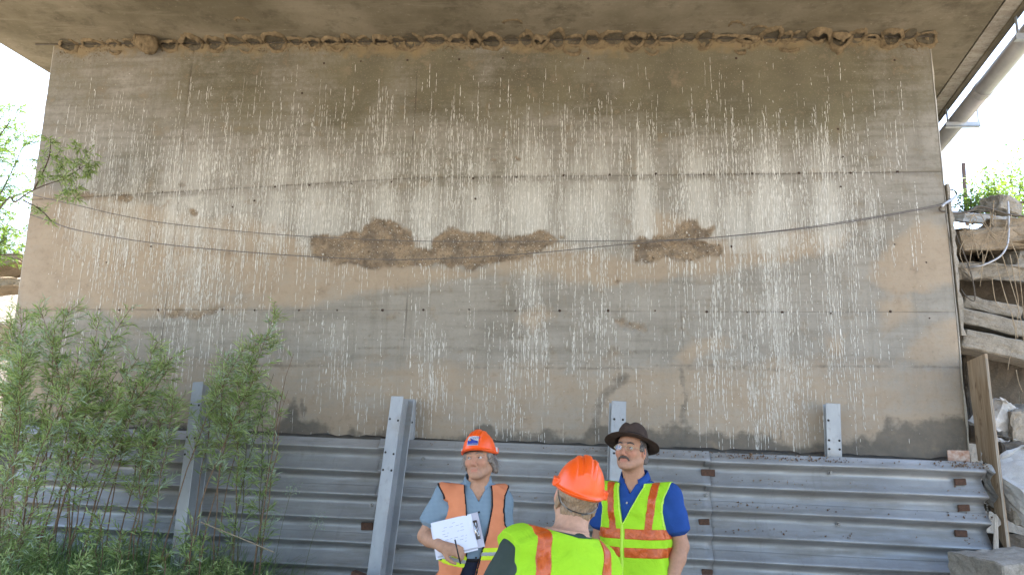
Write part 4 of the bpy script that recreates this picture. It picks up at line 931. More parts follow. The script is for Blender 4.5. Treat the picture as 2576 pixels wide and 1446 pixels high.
tr_ = t.n('ShaderNodeBsdfTransparent'); gl_ = t.n('ShaderNodeBsdfGlossy'); gl_.inputs['Roughness'].default_value = .03; ms_ = t.n('ShaderNodeMixShader'); ms_.inputs[0].default_value = .12; t.l(tr_.outputs[0], ms_.inputs[1]); t.l(gl_.outputs[0], ms_.inputs[2]); t.l(ms_.outputs[0], t.out.inputs[0]); M_LENS = t.m

def HM(c, yaw=0, pitch=0, roll=0, s=1.0):
    """head frame: yaw turns the face, pitch > 0 lifts the chin"""
    return Matrix.Translation(Vector(c)) @ (Matrix.Rotation(R_(yaw), 4, 'Z') @ Matrix.Rotation(R_(-pitch), 4, 'X') @ Matrix.Rotation(R_(roll), 4, 'Y')) @ Matrix.Scale(s, 4)
def torso_prof(w=1.0, d=1.0, lean=0.0, belly=0.0, cy=0.0):
    return [(.80, .178 * w, .125 * d + belly, -lean, cy), (.92, .180 * w, .125 * d + belly, -lean * .75, cy), (1.04, .172 * w, .122 * d + belly * 1.2, -lean * .45, cy - belly * .3), (1.18, .180 * w, .125 * d + belly * .5, -lean * .2, cy), (1.30, .190 * w, .122 * d, 0, cy), (1.38, .178 * w, .108 * d, 0, cy + .005), (1.435, .135 * w, .088 * d, 0, cy + .012), (1.475, .085 * w, .066 * d, 0, cy + .018)]
def lower_body(e, g, pants, lean=0.0, top=1.0):
    """legs for the skin field are added by the caller; trousers and boots here"""
    G = Grid((-.32, -.26, .05), (.32, .26, 1.12), .012)
    G.loft([(.78, .165, .118, -lean, 0), (.90, .178, .122, -lean * .8, 0), (top, .174, .122, -lean * .6, 0)], .03)
    for s_ in (-1, 1): G.cap((s_ * .088 - lean, 0, .86), (s_ * .095 - lean, -.005, .48), .092, .068, .03); G.cap((s_ * .095 - lean, -.005, .48), (s_ * .10 - lean, .02, .06), .068, .066, .02)
    to_ob('trousers', G, pants, e)
    for s_ in (-1, 1):
        G = Grid((s_ * .10 - lean - .09, -.24, -.02), (s_ * .10 - lean + .09, .14, .2), .009); G.cap((s_ * .10 - lean, .03, .045), (s_ * .11 - lean, -.15, .038), .046, .042, .02); G.cap((s_ * .10 - lean, .03, .05), (s_ * .10 - lean, .02, .16), .048, .05, .02); x, y, z = G.xyz(); G.cut(-z + 0 * x + 0 * y + .0); to_ob('boot', G, M_BOOT, e)
def skin_object(e, mat, M, arms, hands, neck_to, lean=0.0, **hk):
    """one mesh: fine head and neck, coarser arms, hands, trunk and legs, grown from the same field"""
    def fill(G, coarse):
        if coarse:
            G.loft([(z, a * .93, b * .9, c, d) for z, a, b, c, d in torso_prof(lean=lean)], .03)
            for s_ in (-1, 1): G.cap((s_ * .088 - lean, 0, .86), (s_ * .095 - lean, -.005, .48), .080, .056, .03); G.cap((s_ * .095 - lean, -.005, .48), (s_ * .10 - lean, .02, .08), .056, .042, .02); G.cap((s_ * .10 - lean, .02, .06), (s_ * .11 - lean, -.14, .03), .038, .028, .02)
        for (sh, el, wr, r) in arms:
            G.cap(sh, el, .052 * r, .043 * r, .04); el_ = Vector(el); wr_ = Vector(wr); G.cap(el, tuple(el_.lerp(wr_, .3)), .042 * r, .044 * r, .02); G.cap(tuple(el_.lerp(wr_, .3)), wr, .044 * r, .029 * r, .02)
        for h_ in hands: hand(G, *h_)
        head_prims(G, M, neck_to, **hk)
    allp = [Vector(p) for a in arms for p in a[:3]]; lo = [min(min(p[i] for p in allp) - .17, (-.26, -.2, 0)[i]) for i in range(3)]; hi = [max(max(p[i] for p in allp) + .17, (.26, .2, 1.4)[i]) for i in range(3)]
    hz = neck_to[2] - .03
    A = Grid((lo[0], lo[1], -.02), (hi[0], hi[1], hz + .03), .0065); fill(A, True)
    C = M.translation; B = Grid((C.x - .15, C.y - .17, hz), (C.x + .15, C.y + .19, C.z + .16), .0032); fill(B, False)
    B.loft([(z, a * .93, b * .9, c, d) for z, a, b, c, d in torso_prof(lean=lean)], .03)
    V1, F1 = A.mesh(); V2, F2 = B.mesh(); V = np.concatenate([V1, V2]); Fs = np.concatenate([F1, F2 + len(V1)])
    return ob('body', npmesh('body', V, Fs, mat, attrs=dict(tint=face_tint(V, M))), e)
def folds(x, y, z, amp=.004, seed=0.0):
    return amp * (np.sin(14 * x + 9 * z + 3 * np.sin(11 * z + seed) + seed) * np.sin(21 * z - 8 * x + 5 * y + 2 * np.sin(17 * x + seed)) + .6 * np.sin(38 * z + 21 * x + 4 * np.sin(23 * y + 9 * x) + seed * 2))
def garment(prof, arms, off, sleeve, h=.0058, zlo=.78, neckz=None, amp=.004, seed=0.0, arm_k=.05, zhi=1.56):
    xs_ = [p[0] for a in arms for p in (a[0], a[1])] or [0]; G = Grid((min(min(xs_) - .13, -.27), -.24, zlo), (max(max(xs_) + .13, .27), .24, zhi), h)
    G.loft(prof, .03, off)
    for (sh, el, wr, r) in arms:
        sh_ = Vector(sh); el_ = Vector(el); end = sh_.lerp(el_, sleeve)
        G.cap(sh, tuple(end), .060 * r + off, .064 * r + off, arm_k)
    x, y, z = G.xyz(); G.F = G.F + folds(x, y, z, amp, seed).astype(np.float32)
    for (sh, el, wr, r) in arms:                       # flat sleeve hem
        sh_ = Vector(sh); ax = (Vector(el) - sh_).normalized(); end = sh_ + (Vector(el) - sh_) * sleeve; side = np.sign(sh[0])
        d = (x - end.x) * ax.x + (y - end.y) * ax.y + (z - end.z) * ax.z; near = (np.abs(x) > abs(sh[0]) - .055)
        rad = np.sqrt((x - end.x) ** 2 + (y - end.y) ** 2 + (z - end.z) ** 2)
        G.F = np.where((rad < .16) & (x * side > 0) & (d > 0) & (G.F > d * -1) & (((x - sh[0]) ** 2 + (y - sh[1]) ** 2) >= 0) & (np.sqrt(((x - end.x) - d * ax.x) ** 2 + ((y - end.y) - d * ax.y) ** 2 + ((z - end.z) - d * ax.z) ** 2) < .085 * r + off), np.maximum(G.F, d), G.F).astype(np.float32)
    return G
def collar(e, neck, mat, r=.072, open_=.55, hgt=.045, tilt=.35, yaw=0.0):
    """stand-and-fall shirt collar open at the throat"""
    m = MB(); n = 36; vs = []; nk = Vector(neck)
    for i in range(n + 1):
        a = open_ + (2 * math.pi - 2 * open_) * i / n; fr = max(0, math.cos(a)); pt = 1 - abs(i / n * 2 - 1)
        dx, dy = math.sin(a), -math.cos(a); z0 = -.035 * fr; pnt = .030 * math.exp(-((min(i, n - i)) / 2.0) ** 2)
        ring = [(r * .99, z0 + hgt * .2), (r * .97, z0 + hgt), (r * 1.02, z0 + hgt * 1.08), (r * 1.16 + pnt * .4, z0 + hgt * .35 - pnt), (r * 1.19 + pnt * .4, z0 + hgt * .1 - pnt * 1.2), (r * 1.13 + pnt * .3, z0 + hgt * .1 - pnt * 1.2)]
        for (rr, z) in ring:
            p = Vector((dx * rr, dy * rr * 1.05, z)); p = Matrix.Rotation(tilt * .5, 3, 'X') @ p; p = Matrix.Rotation(R_(yaw), 3, 'Z') @ p; vs.append(nk + p)
    m.add(vs, [(i * 6 + k, (i + 1) * 6 + k, (i + 1) * 6 + k + 1, i * 6 + k + 1) for i in range(n) for k in range(5)]); o = m.build('collar', mat, e, smooth=True); sd = o.modifiers.new('thickness', 'SOLIDIFY'); sd.thickness = .0025; return o
def hard_hat(M, e, mat, sticker=False):
    """M: hat frame, origin at the rim centre"""
    C = M.translation; G = Grid(tuple(C[i] - .21 for i in range(3)), tuple(C[i] + .21 for i in range(3)), .0036)
    G.ell((0, 0, -.004), (.104, .127, .140), .01, M)
    for xr, wd, hg in ((-.040, .006, .0045), (0, .014, .009), (.040, .006, .0045)):
        def rf(x, y, z, xr=xr, wd=wd, hg=hg):
            q = np.sqrt((x / (.104 + hg)) ** 2 + (y / (.127 + hg)) ** 2 + ((z + .004) / (.140 + hg)) ** 2); d = (q - 1) * .115
            return np.maximum(np.maximum(d, np.abs(x - xr * (1 - 2.2 * np.abs(y))) - wd), np.maximum(.045 - z, np.abs(y) - .105))
        G.put(rf, (0, 0, .05), (.11, .135, .15), .014, 'u', M)
    G.ell((0, -.048, -.004), (.098, .112, .010), .012, M)
    G.ell((0, 0, -.004), (.114, .137, .011), .008, M)
    for s_ in (-1, 1): G.put(lambda x, y, z, s_=s_: np.maximum(np.maximum(np.abs(x - s_ * .109) - .010, np.abs(y - .012) - .022), np.abs(z - .006) - .018), (s_ * .109, .012, .006), (.012, .024, .02), .006, 'u', M)
    x, y, z = G.xyz(); Mi = M.inverted(); lx, ly, lz = [Mi[i][0] * x + Mi[i][1] * y + Mi[i][2] * z + Mi[i][3] for i in range(3)]
    G.cut(-.016 - lz + .16 * np.maximum(-ly - .06, 0))
    G.put(lambda a, b, c: np.sqrt((a / .099) ** 2 + (b / .122) ** 2 + ((c + .012) / .132) ** 2) * .099 - .099, (0, 0, 0), (.1, .13, .14), .002, 's', M)
    h = to_ob('hard_hat', G, mat, e)
    m = MB(); ring = [M @ Vector((.088 * math.sin(a), -.102 * math.cos(a), -.004)) for a in np.linspace(0, 2 * math.pi, 40)]; m.tube(ring, .004, 6, cap=False); m.build('headband', M_BLK, h, smooth=True)
    return h
def on_hat(M, u, v):                                   # point of the shell: u across, v up, on the forehead
    x = u; z = v; y = -.128 * math.sqrt(max(0, 1 - (x / .105) ** 2 - ((z + .004) / .141) ** 2)); return M @ Vector((x, y - .0045 - .006 * (abs(x) < .05), z))
def patch(M, pts, mat, name, parent, lift=0.0):
    m = MB(); vs = [on_hat(M, u, v) + (M.to_3x3() @ Vector((0, -lift, 0))) for u, v in pts]; n = len(vs)
    m.add(vs, [tuple(range(n))]); return m.build(name, mat, parent)

# ------------------------------------------------------------------ person 1: orange mesh vest, check shirt, clipboard
def person_orange():
    Y = -2.12; eye = P(1205, 1154, Y); YAW = 12
    e = empty('person', (eye.x - .012, Y + .06, eye.z - 1.612), 'person in faded orange mesh vest, check shirt and orange hard hat holding a clipboard', 'person', rotz=R_(YAW))
    Ri = Matrix.Rotation(R_(-YAW), 3, 'Z'); U = lambda *p: tuple(Ri @ Vector(p))
    M = HM(U(.012, -.055, 1.612), -12 - YAW, 5, -4, 1.02); N = (.0, .0, 1.445)
    lean = .055
    arms = [(U(-.190, -.03, 1.405), U(-.300, -.06, 1.160), U(-.165, -.255, 1.125), 1.0), (U(.140, .05, 1.385), U(.150, .07, 1.11), U(.105, .02, .90), .95)]
    hands = [(U(-.165, -.255, 1.125), U(.95, -.05, -.22), U(.1, .8, -.55), 1, .5), (U(.11, .02, .90), U(-.05, -.12, -1), U(-1, 0, 0), 1, .3)]
    skin_object(e, SK1, M, arms, hands, N, lean, mouth_open=.0006)
    eyes(M, e, (-.55, .25)); brows(M, e, HAIRG, .0036)
    m = MB(); m.add([M @ Vector(p) for p in ((-.012, -.0925, -.071), (.013, -.0925, -.071), (.012, -.093, -.0755), (-.011, -.093, -.0755))], [(0, 1, 2, 3)]); m.build('teeth', simple('teeth', (.6, .56, .5), rough=.3), e)
    # shaggy hair below the hat
    def loc(g):
        for s_ in (-1, 1):
            for k_, (y_, z_, r_) in enumerate(((-.030, .020, .016), (-.012, .0, .020), (.012, -.016, .024), (.038, -.030, .028), (.062, -.042, .028))): g.ell((s_ * (.074 + .006 * (k_ > 1)), y_, z_), (r_ * .62, r_, r_ * 1.5), .012, M)
        g.ell((0, .085, -.035), (.07, .03, .05), .02, M)
    skull(M, HAIRG, e, (.083, .104, .085), lambda x, y, z: np.maximum(np.maximum(-.030 - .012 * np.sin(x * 90) - y - .02, .0 * x), z - .07) if False else np.maximum(z - .06, np.maximum(-y - .045 - .0 * z, (.024 - np.abs(x) - np.maximum(y, 0)) * 1.0)), extra=loc, noise_=.0045, h=.004)
    lv = MB(); q = random.Random(2)
    for i in range(110):
        s_ = q.choice((-1, 1)); p = Vector((s_ * (.078 + q.uniform(0, .010)), q.uniform(-.02, .08), q.uniform(-.02, .03))); d = Vector((s_ * q.uniform(.1, .75), q.uniform(-.1, .5), q.uniform(-1, -.4))) * q.uniform(.03, .06); lv.tube([M @ p, M @ (p + d * .5 + Vector((s_ * .004, 0, 0))), M @ (p + d)], 0.0009, 3, cap=False)
    lv.build('hair_strands', HAIRG, e, kind='stuff')
    HMt = M @ Matrix.Translation((0, .006, .040)) @ Matrix.Rotation(R_(-2), 4, 'X') @ Matrix.Scale(.93, 4)
    h = hard_hat(HMt, e, M_HAT)
    st = patch(HMt, [(-.036, .026), (.036, .026), (.037, .046), (.035, .066), (.033, .085), (0, .088), (-.033, .085), (-.035, .066), (-.037, .046)], simple('sticker_white', (.66, .66, .68), rough=.4), 'sticker', h, .004)
    blue = simple('sticker_blue', (.03, .06, .36), rough=.4)
    patch(HMt, [(-.034, .030), (.034, .030), (.034, .052), (.022, .056), (.006, .060), (-.010, .070), (-.016, .075), (-.024, .066), (-.034, .056)], blue, 'sticker', h, .006)
    patch(HMt, [(-.017 + .006 * math.cos(a), .060 + .006 * math.sin(a)) for a in np.linspace(0, 6.1, 9)], simple('sticker_gold', (.8, .42, .02), rough=.4), 'sticker', h, .008)
    patch(HMt, [(-.032, .034), (.032, .034), (.032, .0365), (-.032, .0365)], simple('sticker_line', (.6, .6, .65), rough=.4), 'sticker', h, .008)
    cu = bpy.data.curves.new('sticker_text', 'FONT'); cu.body = 'CDOT'; cu.size = .021; cu.shear = .25; cu.align_x = 'CENTER'; cu.align_y = 'CENTER'; to = bpy.data.objects.new('sticker_text', cu); COL.objects.link(to)
    dg = bpy.context.evaluated_depsgraph_get(); me = bpy.data.meshes.new_from_object(to.evaluated_get(dg)); COL.objects.unlink(to); bpy.data.objects.remove(to)
    for v_ in me.vertices: v_.co = on_hat(HMt, .014 + v_.co.x, .072 + v_.co.y) + HMt.to_3x3() @ Vector((0, -.008, 0))
    me.materials.clear(); me.materials.append(blue); ob('sticker_text', me, h)
    for s_ in (-1, 1):                                  # white side tabs
        m = MB(); m.box((0, 0, 0), (.006, .02, .03)); m.v = [tuple(HMt @ (Vector(p) + Vector((s_ * .1165, .0, .012)))) for p in m.v]; m.build('side_tab', simple('tab_white', (.7, .7, .7), rough=.5), h)
    pr = torso_prof(.95, 1, lean)
    G = garment(pr, arms, .010, .72, amp=.0035, seed=1.0); x, y, z = G.xyz(); G.cut(1.045 - z + 0 * x + 0 * y); G.cut(z - 1.475 + .9 * np.maximum(-y - .03, 0) * (np.abs(x) < .06)); G.cut(np.where((np.abs(x) < .05) & (y < -.03), (z - 1.365) * .5 - np.abs(x) * .9 , -1.0)); to_ob('shirt', G, M_SH1, e)
    collar(e, (0, .004, 1.462), M_SH1, .074, .55, .050, yaw=-6)
    for i in range(4): m = MB(); m.tube([(-.012 * i * .3, -.139 + .002 * i, 1.31 - .085 * i), (-.012 * i * .3, -.145 + .002 * i, 1.31 - .085 * i)], .006, 8); m.build('shirt_button', M_BLK, e)
    # vest: open front, armholes
    def vest(off, extra, mat, name, h=.0058):
        G = garment(pr, [(a[0], a[1], a[2], .92) for a in arms], off, .10, amp=.005, seed=2.0, arm_k=.07, h=h, zlo=.66); x, y, z = G.xyz()
        G.cut(z - 1.452 - .1 * np.abs(x)); extra(G, x, y, z); return to_ob(name, G, mat, e)
    opn = lambda z: np.interp(z, [.66, .95, 1.05, 1.20, 1.34, 1.42, 1.5], [.14, .075, .04, .040, .050, .058, .060]); opr = lambda z: np.interp(z, [.66, .95, 1.05, 1.20, 1.34, 1.42, 1.5], [-.06, -.015, .010, .050, .076, .076, .070])
    def front(G, x, y, z, gL=0.0):
        G.cut(np.where(y < .02, np.minimum(x + lean * .4 + opn(z) - gL, -x + opr(z) - gL), -1.0))
    XA = lambda z: np.interp(z, [.7, 1.10, 1.17, 1.24, 1.32, 1.40, 1.45, 1.5], [.30, .30, .215, .176, .166, .176, .205, .22])
    arm_d = lambda x, y, z, s_: np.where(x < 0, -x - XA(z) - .035, x - XA(z) + .012)
    def vx(G, x, y, z):
        front(G, x, y, z); G.cut(arm_d(x, y, z, 1))
    pr2 = [(.64, .20, .145, -lean, 0)] + pr
    pr_keep = pr; pr = pr2
    vest(.024, vx, M_VO, 'vest')
    def trim(G, x, y, z):
        front(G, x, y, z); G.F = G.F; f = np.minimum(x + lean * .4 + opn(z) + .009, -x + opr(z) + .009); G.cut(np.where(y < .02, -f, .1)); 
    vest(.0265, trim, M_TRIM, 'vest_trim')
    def trim2(G, x, y, z):
        a = arm_d(x, y, z, 1); G.cut(np.maximum(a, -a - .012)); G.cut(1.12 - z); front(G, x, y, z)
    for sg in (-1, 1): vest(.0262, lambda G, x, y, z: (trim2(G, x, y, z), G.cut(sg * x + 0 * y + 0 * z)), M_TRIM, 'armhole_trim')
    for zz, mt, nm, w in ((1.055, M_TAPEY, 'yellow_stripe', .036), (1.055, M_TAPES, 'silver_stripe', .013)):
        def band(G, x, y, z, zz=zz, w=w):
            vx(G, x, y, z); zc = zz - .10 * np.clip(-(x + .02), 0, .2) * -1 * 0 - .22 * np.maximum(-(x + .22), 0) + (-.0) ; G.cut(np.abs(z - zc + .35 * (x + .20) * (x < 0) * .55 - .02 * (x > 0)) - w)
        vest(.0262 if mt is M_TAPEY else .0280, band, mt, nm)
    def dn(w, G, x, y, z):
        vx(G, x, y, z); G.cut(np.abs((x - .145) * .86 + (z - .97) * -.5) - w); G.cut(z - 1.02); G.cut(y)
    vest(.0262, lambda G, x, y, z: dn(.030, G, x, y, z), M_TAPEY, 'yellow_stripe'); vest(.0280, lambda G, x, y, z: dn(.011, G, x, y, z), M_TAPES, 'silver_stripe')
    lower_body(e, None, M_PANT, lean, 1.07)
    m = MB(); m.tube([(-lean * .8 + .178 * math.cos(a), 0.126 * math.sin(a), 1.040) for a in np.linspace(0, 6.283, 40)], .012, 6, cap=False); b = m.build('belt', M_BLK, e)
    w = Vector(arms[1][2]); m = MB(); m.tube([w + Vector((.034 * math.cos(a), .030 * math.sin(a), .022 + .006 * math.cos(a))) for a in np.linspace(0, 6.283, 24)], .0085, 6, cap=False); m.box(w + Vector((.03, -.022, .024)), (.02, .02, .03)); m.build('wrist_watch', M_BLK, e)
    # clipboard and pen: things of their own
    o = e.location; c0 = Vector((-.092, -.200, 1.185)) + o; Rb = Matrix.Rotation(R_(-17), 3, 'Y') @ Matrix.Rotation(R_(-20), 3, 'X') @ Matrix.Rotation(R_(10), 3, 'Z')
    cb = empty('clipboard', c0, 'clear clipboard with white written sheets held against the orange vest', 'clipboard')
    M_PAP = simple('white_paper', (.74, .75, .82), (.70, .71, .79), 6, .8)
    def bx(c, d, nm, mt): m = MB(); m.box(c0 + Rb @ Vector(c), d, Rb); return child(m.build(nm, mt, cb))
    bevel(bx((0.01, .003, 0), (.275, .004, .205), 'board', simple('clear_board', (.60, .58, .66), rough=.2, spec=.6)), .001)
    bx((-.012, -.0008, .002), (.240, .002, .195), 'paper', M_PAP); bx((-.016, .0072, -.016), (.242, .002, .19), 'paper', M_PAP); bx((-.010, -.0032, -.001), (.232, .0015, .189), 'paper', M_PAP)
    M_INK = simple('ink', (.22, .23, .33), rough=.8); q = random.Random(6); m = MB()
    for r in range(9):
        x_ = -.08 + q.uniform(0, .03)
        while x_ < .06:
            l = q.uniform(.006, .022)
            if q.random() < .45: m.box(c0 + Rb @ Vector((x_ + l / 2, -.0042, .07 - r * .017 + q.uniform(-.002, .002))), (l, .0004, .0016), Rb)
            x_ += l + q.uniform(.004, .02)
    child(m.build('handwriting', M_INK, cb, kind='stuff'))
    m = MB(); m.box(c0 + Rb @ Vector((.120, -.006, 0)), (.024, .005, .11), Rb); m.tube([c0 + Rb @ Vector((.124, -.012, -.045 + .09 * i / 8)) for i in range(9)], .006, 6); m.tube([c0 + Rb @ Vector((.120, -.01 - .014 * math.sin(i * .5), -.02 + .04 * i / 6)) for i in range(7)], .004, 5); child(m.build('clip', simple('chrome', (.5, .5, .52), (.2, .2, .2), 60, .2, .9), cb, smooth=True))
    pw = Vector((-.068, -.295, 1.115)) + o; m = MB(); m.tube([pw + Vector((-.015, -.01, .055)), pw + Vector((.0, -.012, 0)), pw + Vector((.02, -.005, -.075))], .0042, 8); pn = m.build('pen', M_BLK, None, smooth=True, label='black pen in the hand over the clipboard', cat='pen')
person_orange()

# ------------------------------------------------------------------ person 2: felt hat, spectacles, moustache, blue polo, lime vest
def lime_vest(e, pr, arms, front_side, seed, stripes, vfn=None, h=.0056, r_arm=.95, widen=(0.0, 0.0)):
    """lime vest; front_side -1 when the chest faces -y. stripes: list of (name, region)"""
    def make(off, ex, mat, name):
        G = garment(pr, [(a[0], a[1], a[2], r_arm) for a in arms], off, .10, amp=.006, seed=seed, arm_k=.07, h=h, zlo=.70); x, y, z = G.xyz()
        G.cut(z - 1.455 - .1 * np.abs(x)); 
        XA = np.interp(z, [.7, 1.07, 1.13, 1.20, 1.30, 1.38, 1.43, 1.5], [.32, .32, .235, .196, .182, .190, .212, .23]) + np.where(x > 0, widen[1], widen[0]); G.cut(np.abs(x) - XA)
        if name == 'armhole_piping': G.cut(XA - .010 - np.abs(x)); G.cut(1.09 - z)
        if vfn is not None: G.cut(np.where(y < .0, vfn(x, z), -1.0))
        if ex is not None: G.cut(ex(x, y, z))
        return to_ob(name, G, mat, e)
    make(.026, None, M_LIME, 'vest')
    for nm, mt, off, reg in stripes: make(off, reg, mt, nm)
def person_polo():
    Y = -1.98; eye = P(1584, 1133, Y); YAW = -17
    e = empty('person', (eye.x + .035, Y + .05, eye.z - 1.655), 'person in brown felt hat, spectacles, royal blue polo and lime vest with orange tape', 'person', rotz=R_(YAW))
    Ri = Matrix.Rotation(R_(-YAW), 3, 'Z'); U = lambda *p: tuple(Ri @ Vector(p))
    M = HM(U(-.030, -.062, 1.655), -25 - YAW, 11, 2, 1.05); N = (0, .005, 1.455)
    arms = [((-.195, .015, 1.40), (-.235, .03, 1.115), (-.20, -.08, .89), 1.10), ((.205, .010, 1.40), (.262, .03, 1.105), (.215, -.10, .885), 1.10)]
    hands = [((-.20, -.08, .89), (.1, -.3, -1), (1, 0, 0), 1, .3), ((.215, -.10, .885), (-.45, -.4, -.8), (-1, 0, -.2), 1, .3)]
    skin_object(e, SK2, M, arms, hands, N, 0.0, jaw=1.06, nose=1.03, neckr=.064)
    eyes(M, e, (-.35, .35)); brows(M, e, HAIRD, .0048, .001)
    m = MB()
    for s_ in (-1, 1):
        pts = spline([M @ Vector(p) for p in ((0, -.1015, -.0545), (s_ * .012, -.1005, -.0555), (s_ * .024, -.0945, -.0615), (s_ * .032, -.087, -.0735))], 4); m.tube(pts, lambda t_: .0092 * (1 - .55 * t_), 8)
    m.build('moustache', simple('moustache_hair', (.11, .085, .075), (.045, .035, .03), 160, .7), e, smooth=True)
    def ext(g):
        for s_ in (-1, 1):
            for y_, z_, r_ in ((-.022, .010, .014), (.0, .016, .018), (.035, -.012, .026), (.055, -.035, .026)): g.ell((s_ * .074, y_, z_), (r_ * .55, r_, r_ * 1.3), .012, M)
    skull(M, simple('iron_grey_hair', (.17, .15, .14), (.06, .05, .05), 120, .6), e, (.081, .103, .085), lambda x, y, z: np.maximum(z - .06, np.maximum(-y - .035, .024 - np.abs(x) - np.maximum(y, 0))), extra=ext, noise_=.003)
    # spectacles
    sp = MB()
    for s_ in (-1, 1):
        ring = [M @ Vector((s_ * .034 + .0225 * math.cos(a), -.1065 + .010 * abs(s_ * .034 + .0225 * math.cos(a)) * 6 * .18, -.004 + .0165 * math.sin(a))) for a in np.linspace(0, 2 * math.pi, 26)]; sp.tube(ring, .0010, 5, cap=False)
        sp.tube([M @ Vector((s_ * .056, -.100, .0)), M @ Vector((s_ * .071, -.085, .002)), M @ Vector((s_ * .080, -.02, .002)), M @ Vector((s_ * .084, .018, -.002))], .0011, 5)
    sp.tube(spline([M @ Vector((-.0115, -.1055, -.001)), M @ Vector((0, -.112, .003)), M @ Vector((.0115, -.1055, -.001))], 4), .0011, 5)
    so = sp.build('spectacles', M_WIRE, e, smooth=True)
    for s_ in (-1, 1):
        m = MB(); c = Vector((s_ * .034, -.1055, -.004)); m.add([M @ (c + Vector((.022 * math.cos(a), .0022 * math.cos(a) * s_ + .001, .016 * math.sin(a)))) for a in np.linspace(0, 2 * math.pi, 24)[:-1]], [tuple(range(23))]); m.build('lens', M_LENS, so)
    # felt hat
    H = M @ Matrix.Translation((0, .012, .050)) @ Matrix.Rotation(R_(-11), 4, 'X') @ Matrix.Rotation(R_(-2), 4, 'Y'); n = 72; prof = []
    for r, z in ((.160, .010), (.158, .013), (.151, .010), (.135, .003), (.118, -.003), (.102, -.005), (.094, .0), (.091, .010), (.0895, .028), (.085, .055), (.078, .077), (.066, .094), (.048, .103), (.026, .101), (.0, .099)): prof.append((r, z, 0))
    under = [(.100, -.009), (.118, -.0075), (.135, -.0015), (.151, .0055), (.158, .008)]
    m = MB(); vs = []
    def fp(r, z, a, crown):
        ex = 1.13 if True else 1; x_ = r * .985 * math.sin(a); y_ = -r * ex * math.cos(a); zz = z; f = math.cos(a)
        if z > .05:
            pin = 1 - .26 * max(0, f) ** 2 * (z - .05) / .06; x_ *= pin
            zz = z - .022 * math.exp(-(x_ / .022) ** 2) * min(1, (z - .05) / .04) + .012 * max(0, f)
        if r > .10:
            t_ = (r - .10) / .058; zz += t_ * (-.020 * max(0, f) ** 1 - .016 * max(0, -f) - .020 * abs(math.sin(a)) ** 2)
        return H @ Vector((x_, y_, zz))
    P2 = [(r, z) for r, z in reversed(under)][::-1] + [(r, z) for r, z, _ in prof]
    P2 = under + [(r, z) for r, z, _ in prof]
    for (r, z) in P2:
        for k in range(n): vs.append(fp(r, z, 2 * math.pi * k / n, z > .02))
    m.add(vs, [(i * n + k, i * n + (k + 1) % n, (i + 1) * n + (k + 1) % n, (i + 1) * n + k) for i in range(len(P2) - 1) for k in range(n)]); hat = m.build('felt_hat', M_FELT, e, smooth=True)
    m = MB(); vs = []
    for (r, z) in ((.0955, .001), (.0945, .012), (.0925, .026), (.0905, .027)):
        for k in range(n): vs.append(fp(r, z, 2 * math.pi * k / n, True))
    m.add(vs, [(i * n + k, i * n + (k + 1) % n, (i + 1) * n + (k + 1) % n, (i + 1) * n + k) for i in range(3) for k in range(n)]); m.build('hat_band', fabric('dark_band', (.022, .015, .013), wr=.001), hat, smooth=True)
    pr = torso_prof(1.05, 1.08, 0.0, .012); cx = -.048
    G = garment(pr, arms, 0.010, .70, amp=.003, seed=4.0); x, y, z = G.xyz(); G.cut(np.where((np.abs(x + .012) < .06) & (y < -.02), (z - 1.40) * .5 - np.abs(x + .012) * .9, -1.0)); G.cut(z - 1.475); to_ob('polo_shirt', G, M_SH2, e)
    collar(e, (-.004, .006, 1.474), M_SH2, .080, .55, .050, yaw=-6)
    m = MB(); m.tube([(-.022, -.128, 1.352), (-.022, -.140, 1.350)], .0055, 8); m.build('button', MATS['eye'], e)
    vf = lambda x, z: np.interp(z, [1.19, 1.23, 1.44, 1.5], [-.01, .0, .075, .08]) - np.abs(x - np.interp(z, [1.21, 1.45], [cx, -.005]))
    zip_ = lambda x, y, z: np.maximum(np.abs(x - cx - .004) - .008, np.maximum(z - 1.23, y))
    rim = lambda x, y, z: np.where(y < 0, np.maximum(-(vf(x, z) + .010), np.where(z < 1.23, .1, -1)), .1)
    vt = lambda x, y, z: np.maximum(np.maximum(np.abs(np.abs(x + .0) - np.interp(z, [1.15, 1.45], [.100, .135])) - .0235, 1.18 - z), np.where(y > .06, .1, -1.))
    h1 = lambda x, y, z: np.maximum(np.abs(z - 1.175) - .030, np.where(y < 0, .012 - np.abs(x - cx - .004), -1.)); h2 = lambda x, y, z: np.maximum(np.abs(z - 1.072) - .030, np.where(y < 0, .012 - np.abs(x - cx - .004), -1.))
    lime_vest(e, [(.66, .21, .155, 0, 0)] + pr, arms, -1, 5.0, [('orange_tape', M_TAPE, .0292, vt), ('orange_tape', M_TAPE, .0295, h1), ('orange_tape', M_TAPE, .0295, h2), ('zip_placket', M_LIMEP, .0305, zip_), ('vest_piping', M_LIMEP, .0290, rim), ('armhole_piping', M_LIMEP, .0290, lambda x, y, z: x + 0 * z), ('armhole_piping', M_LIMEP, .0290, lambda x, y, z: -x + 0 * z)], vf)
    lower_body(e, None, M_PANTK)
person_polo()

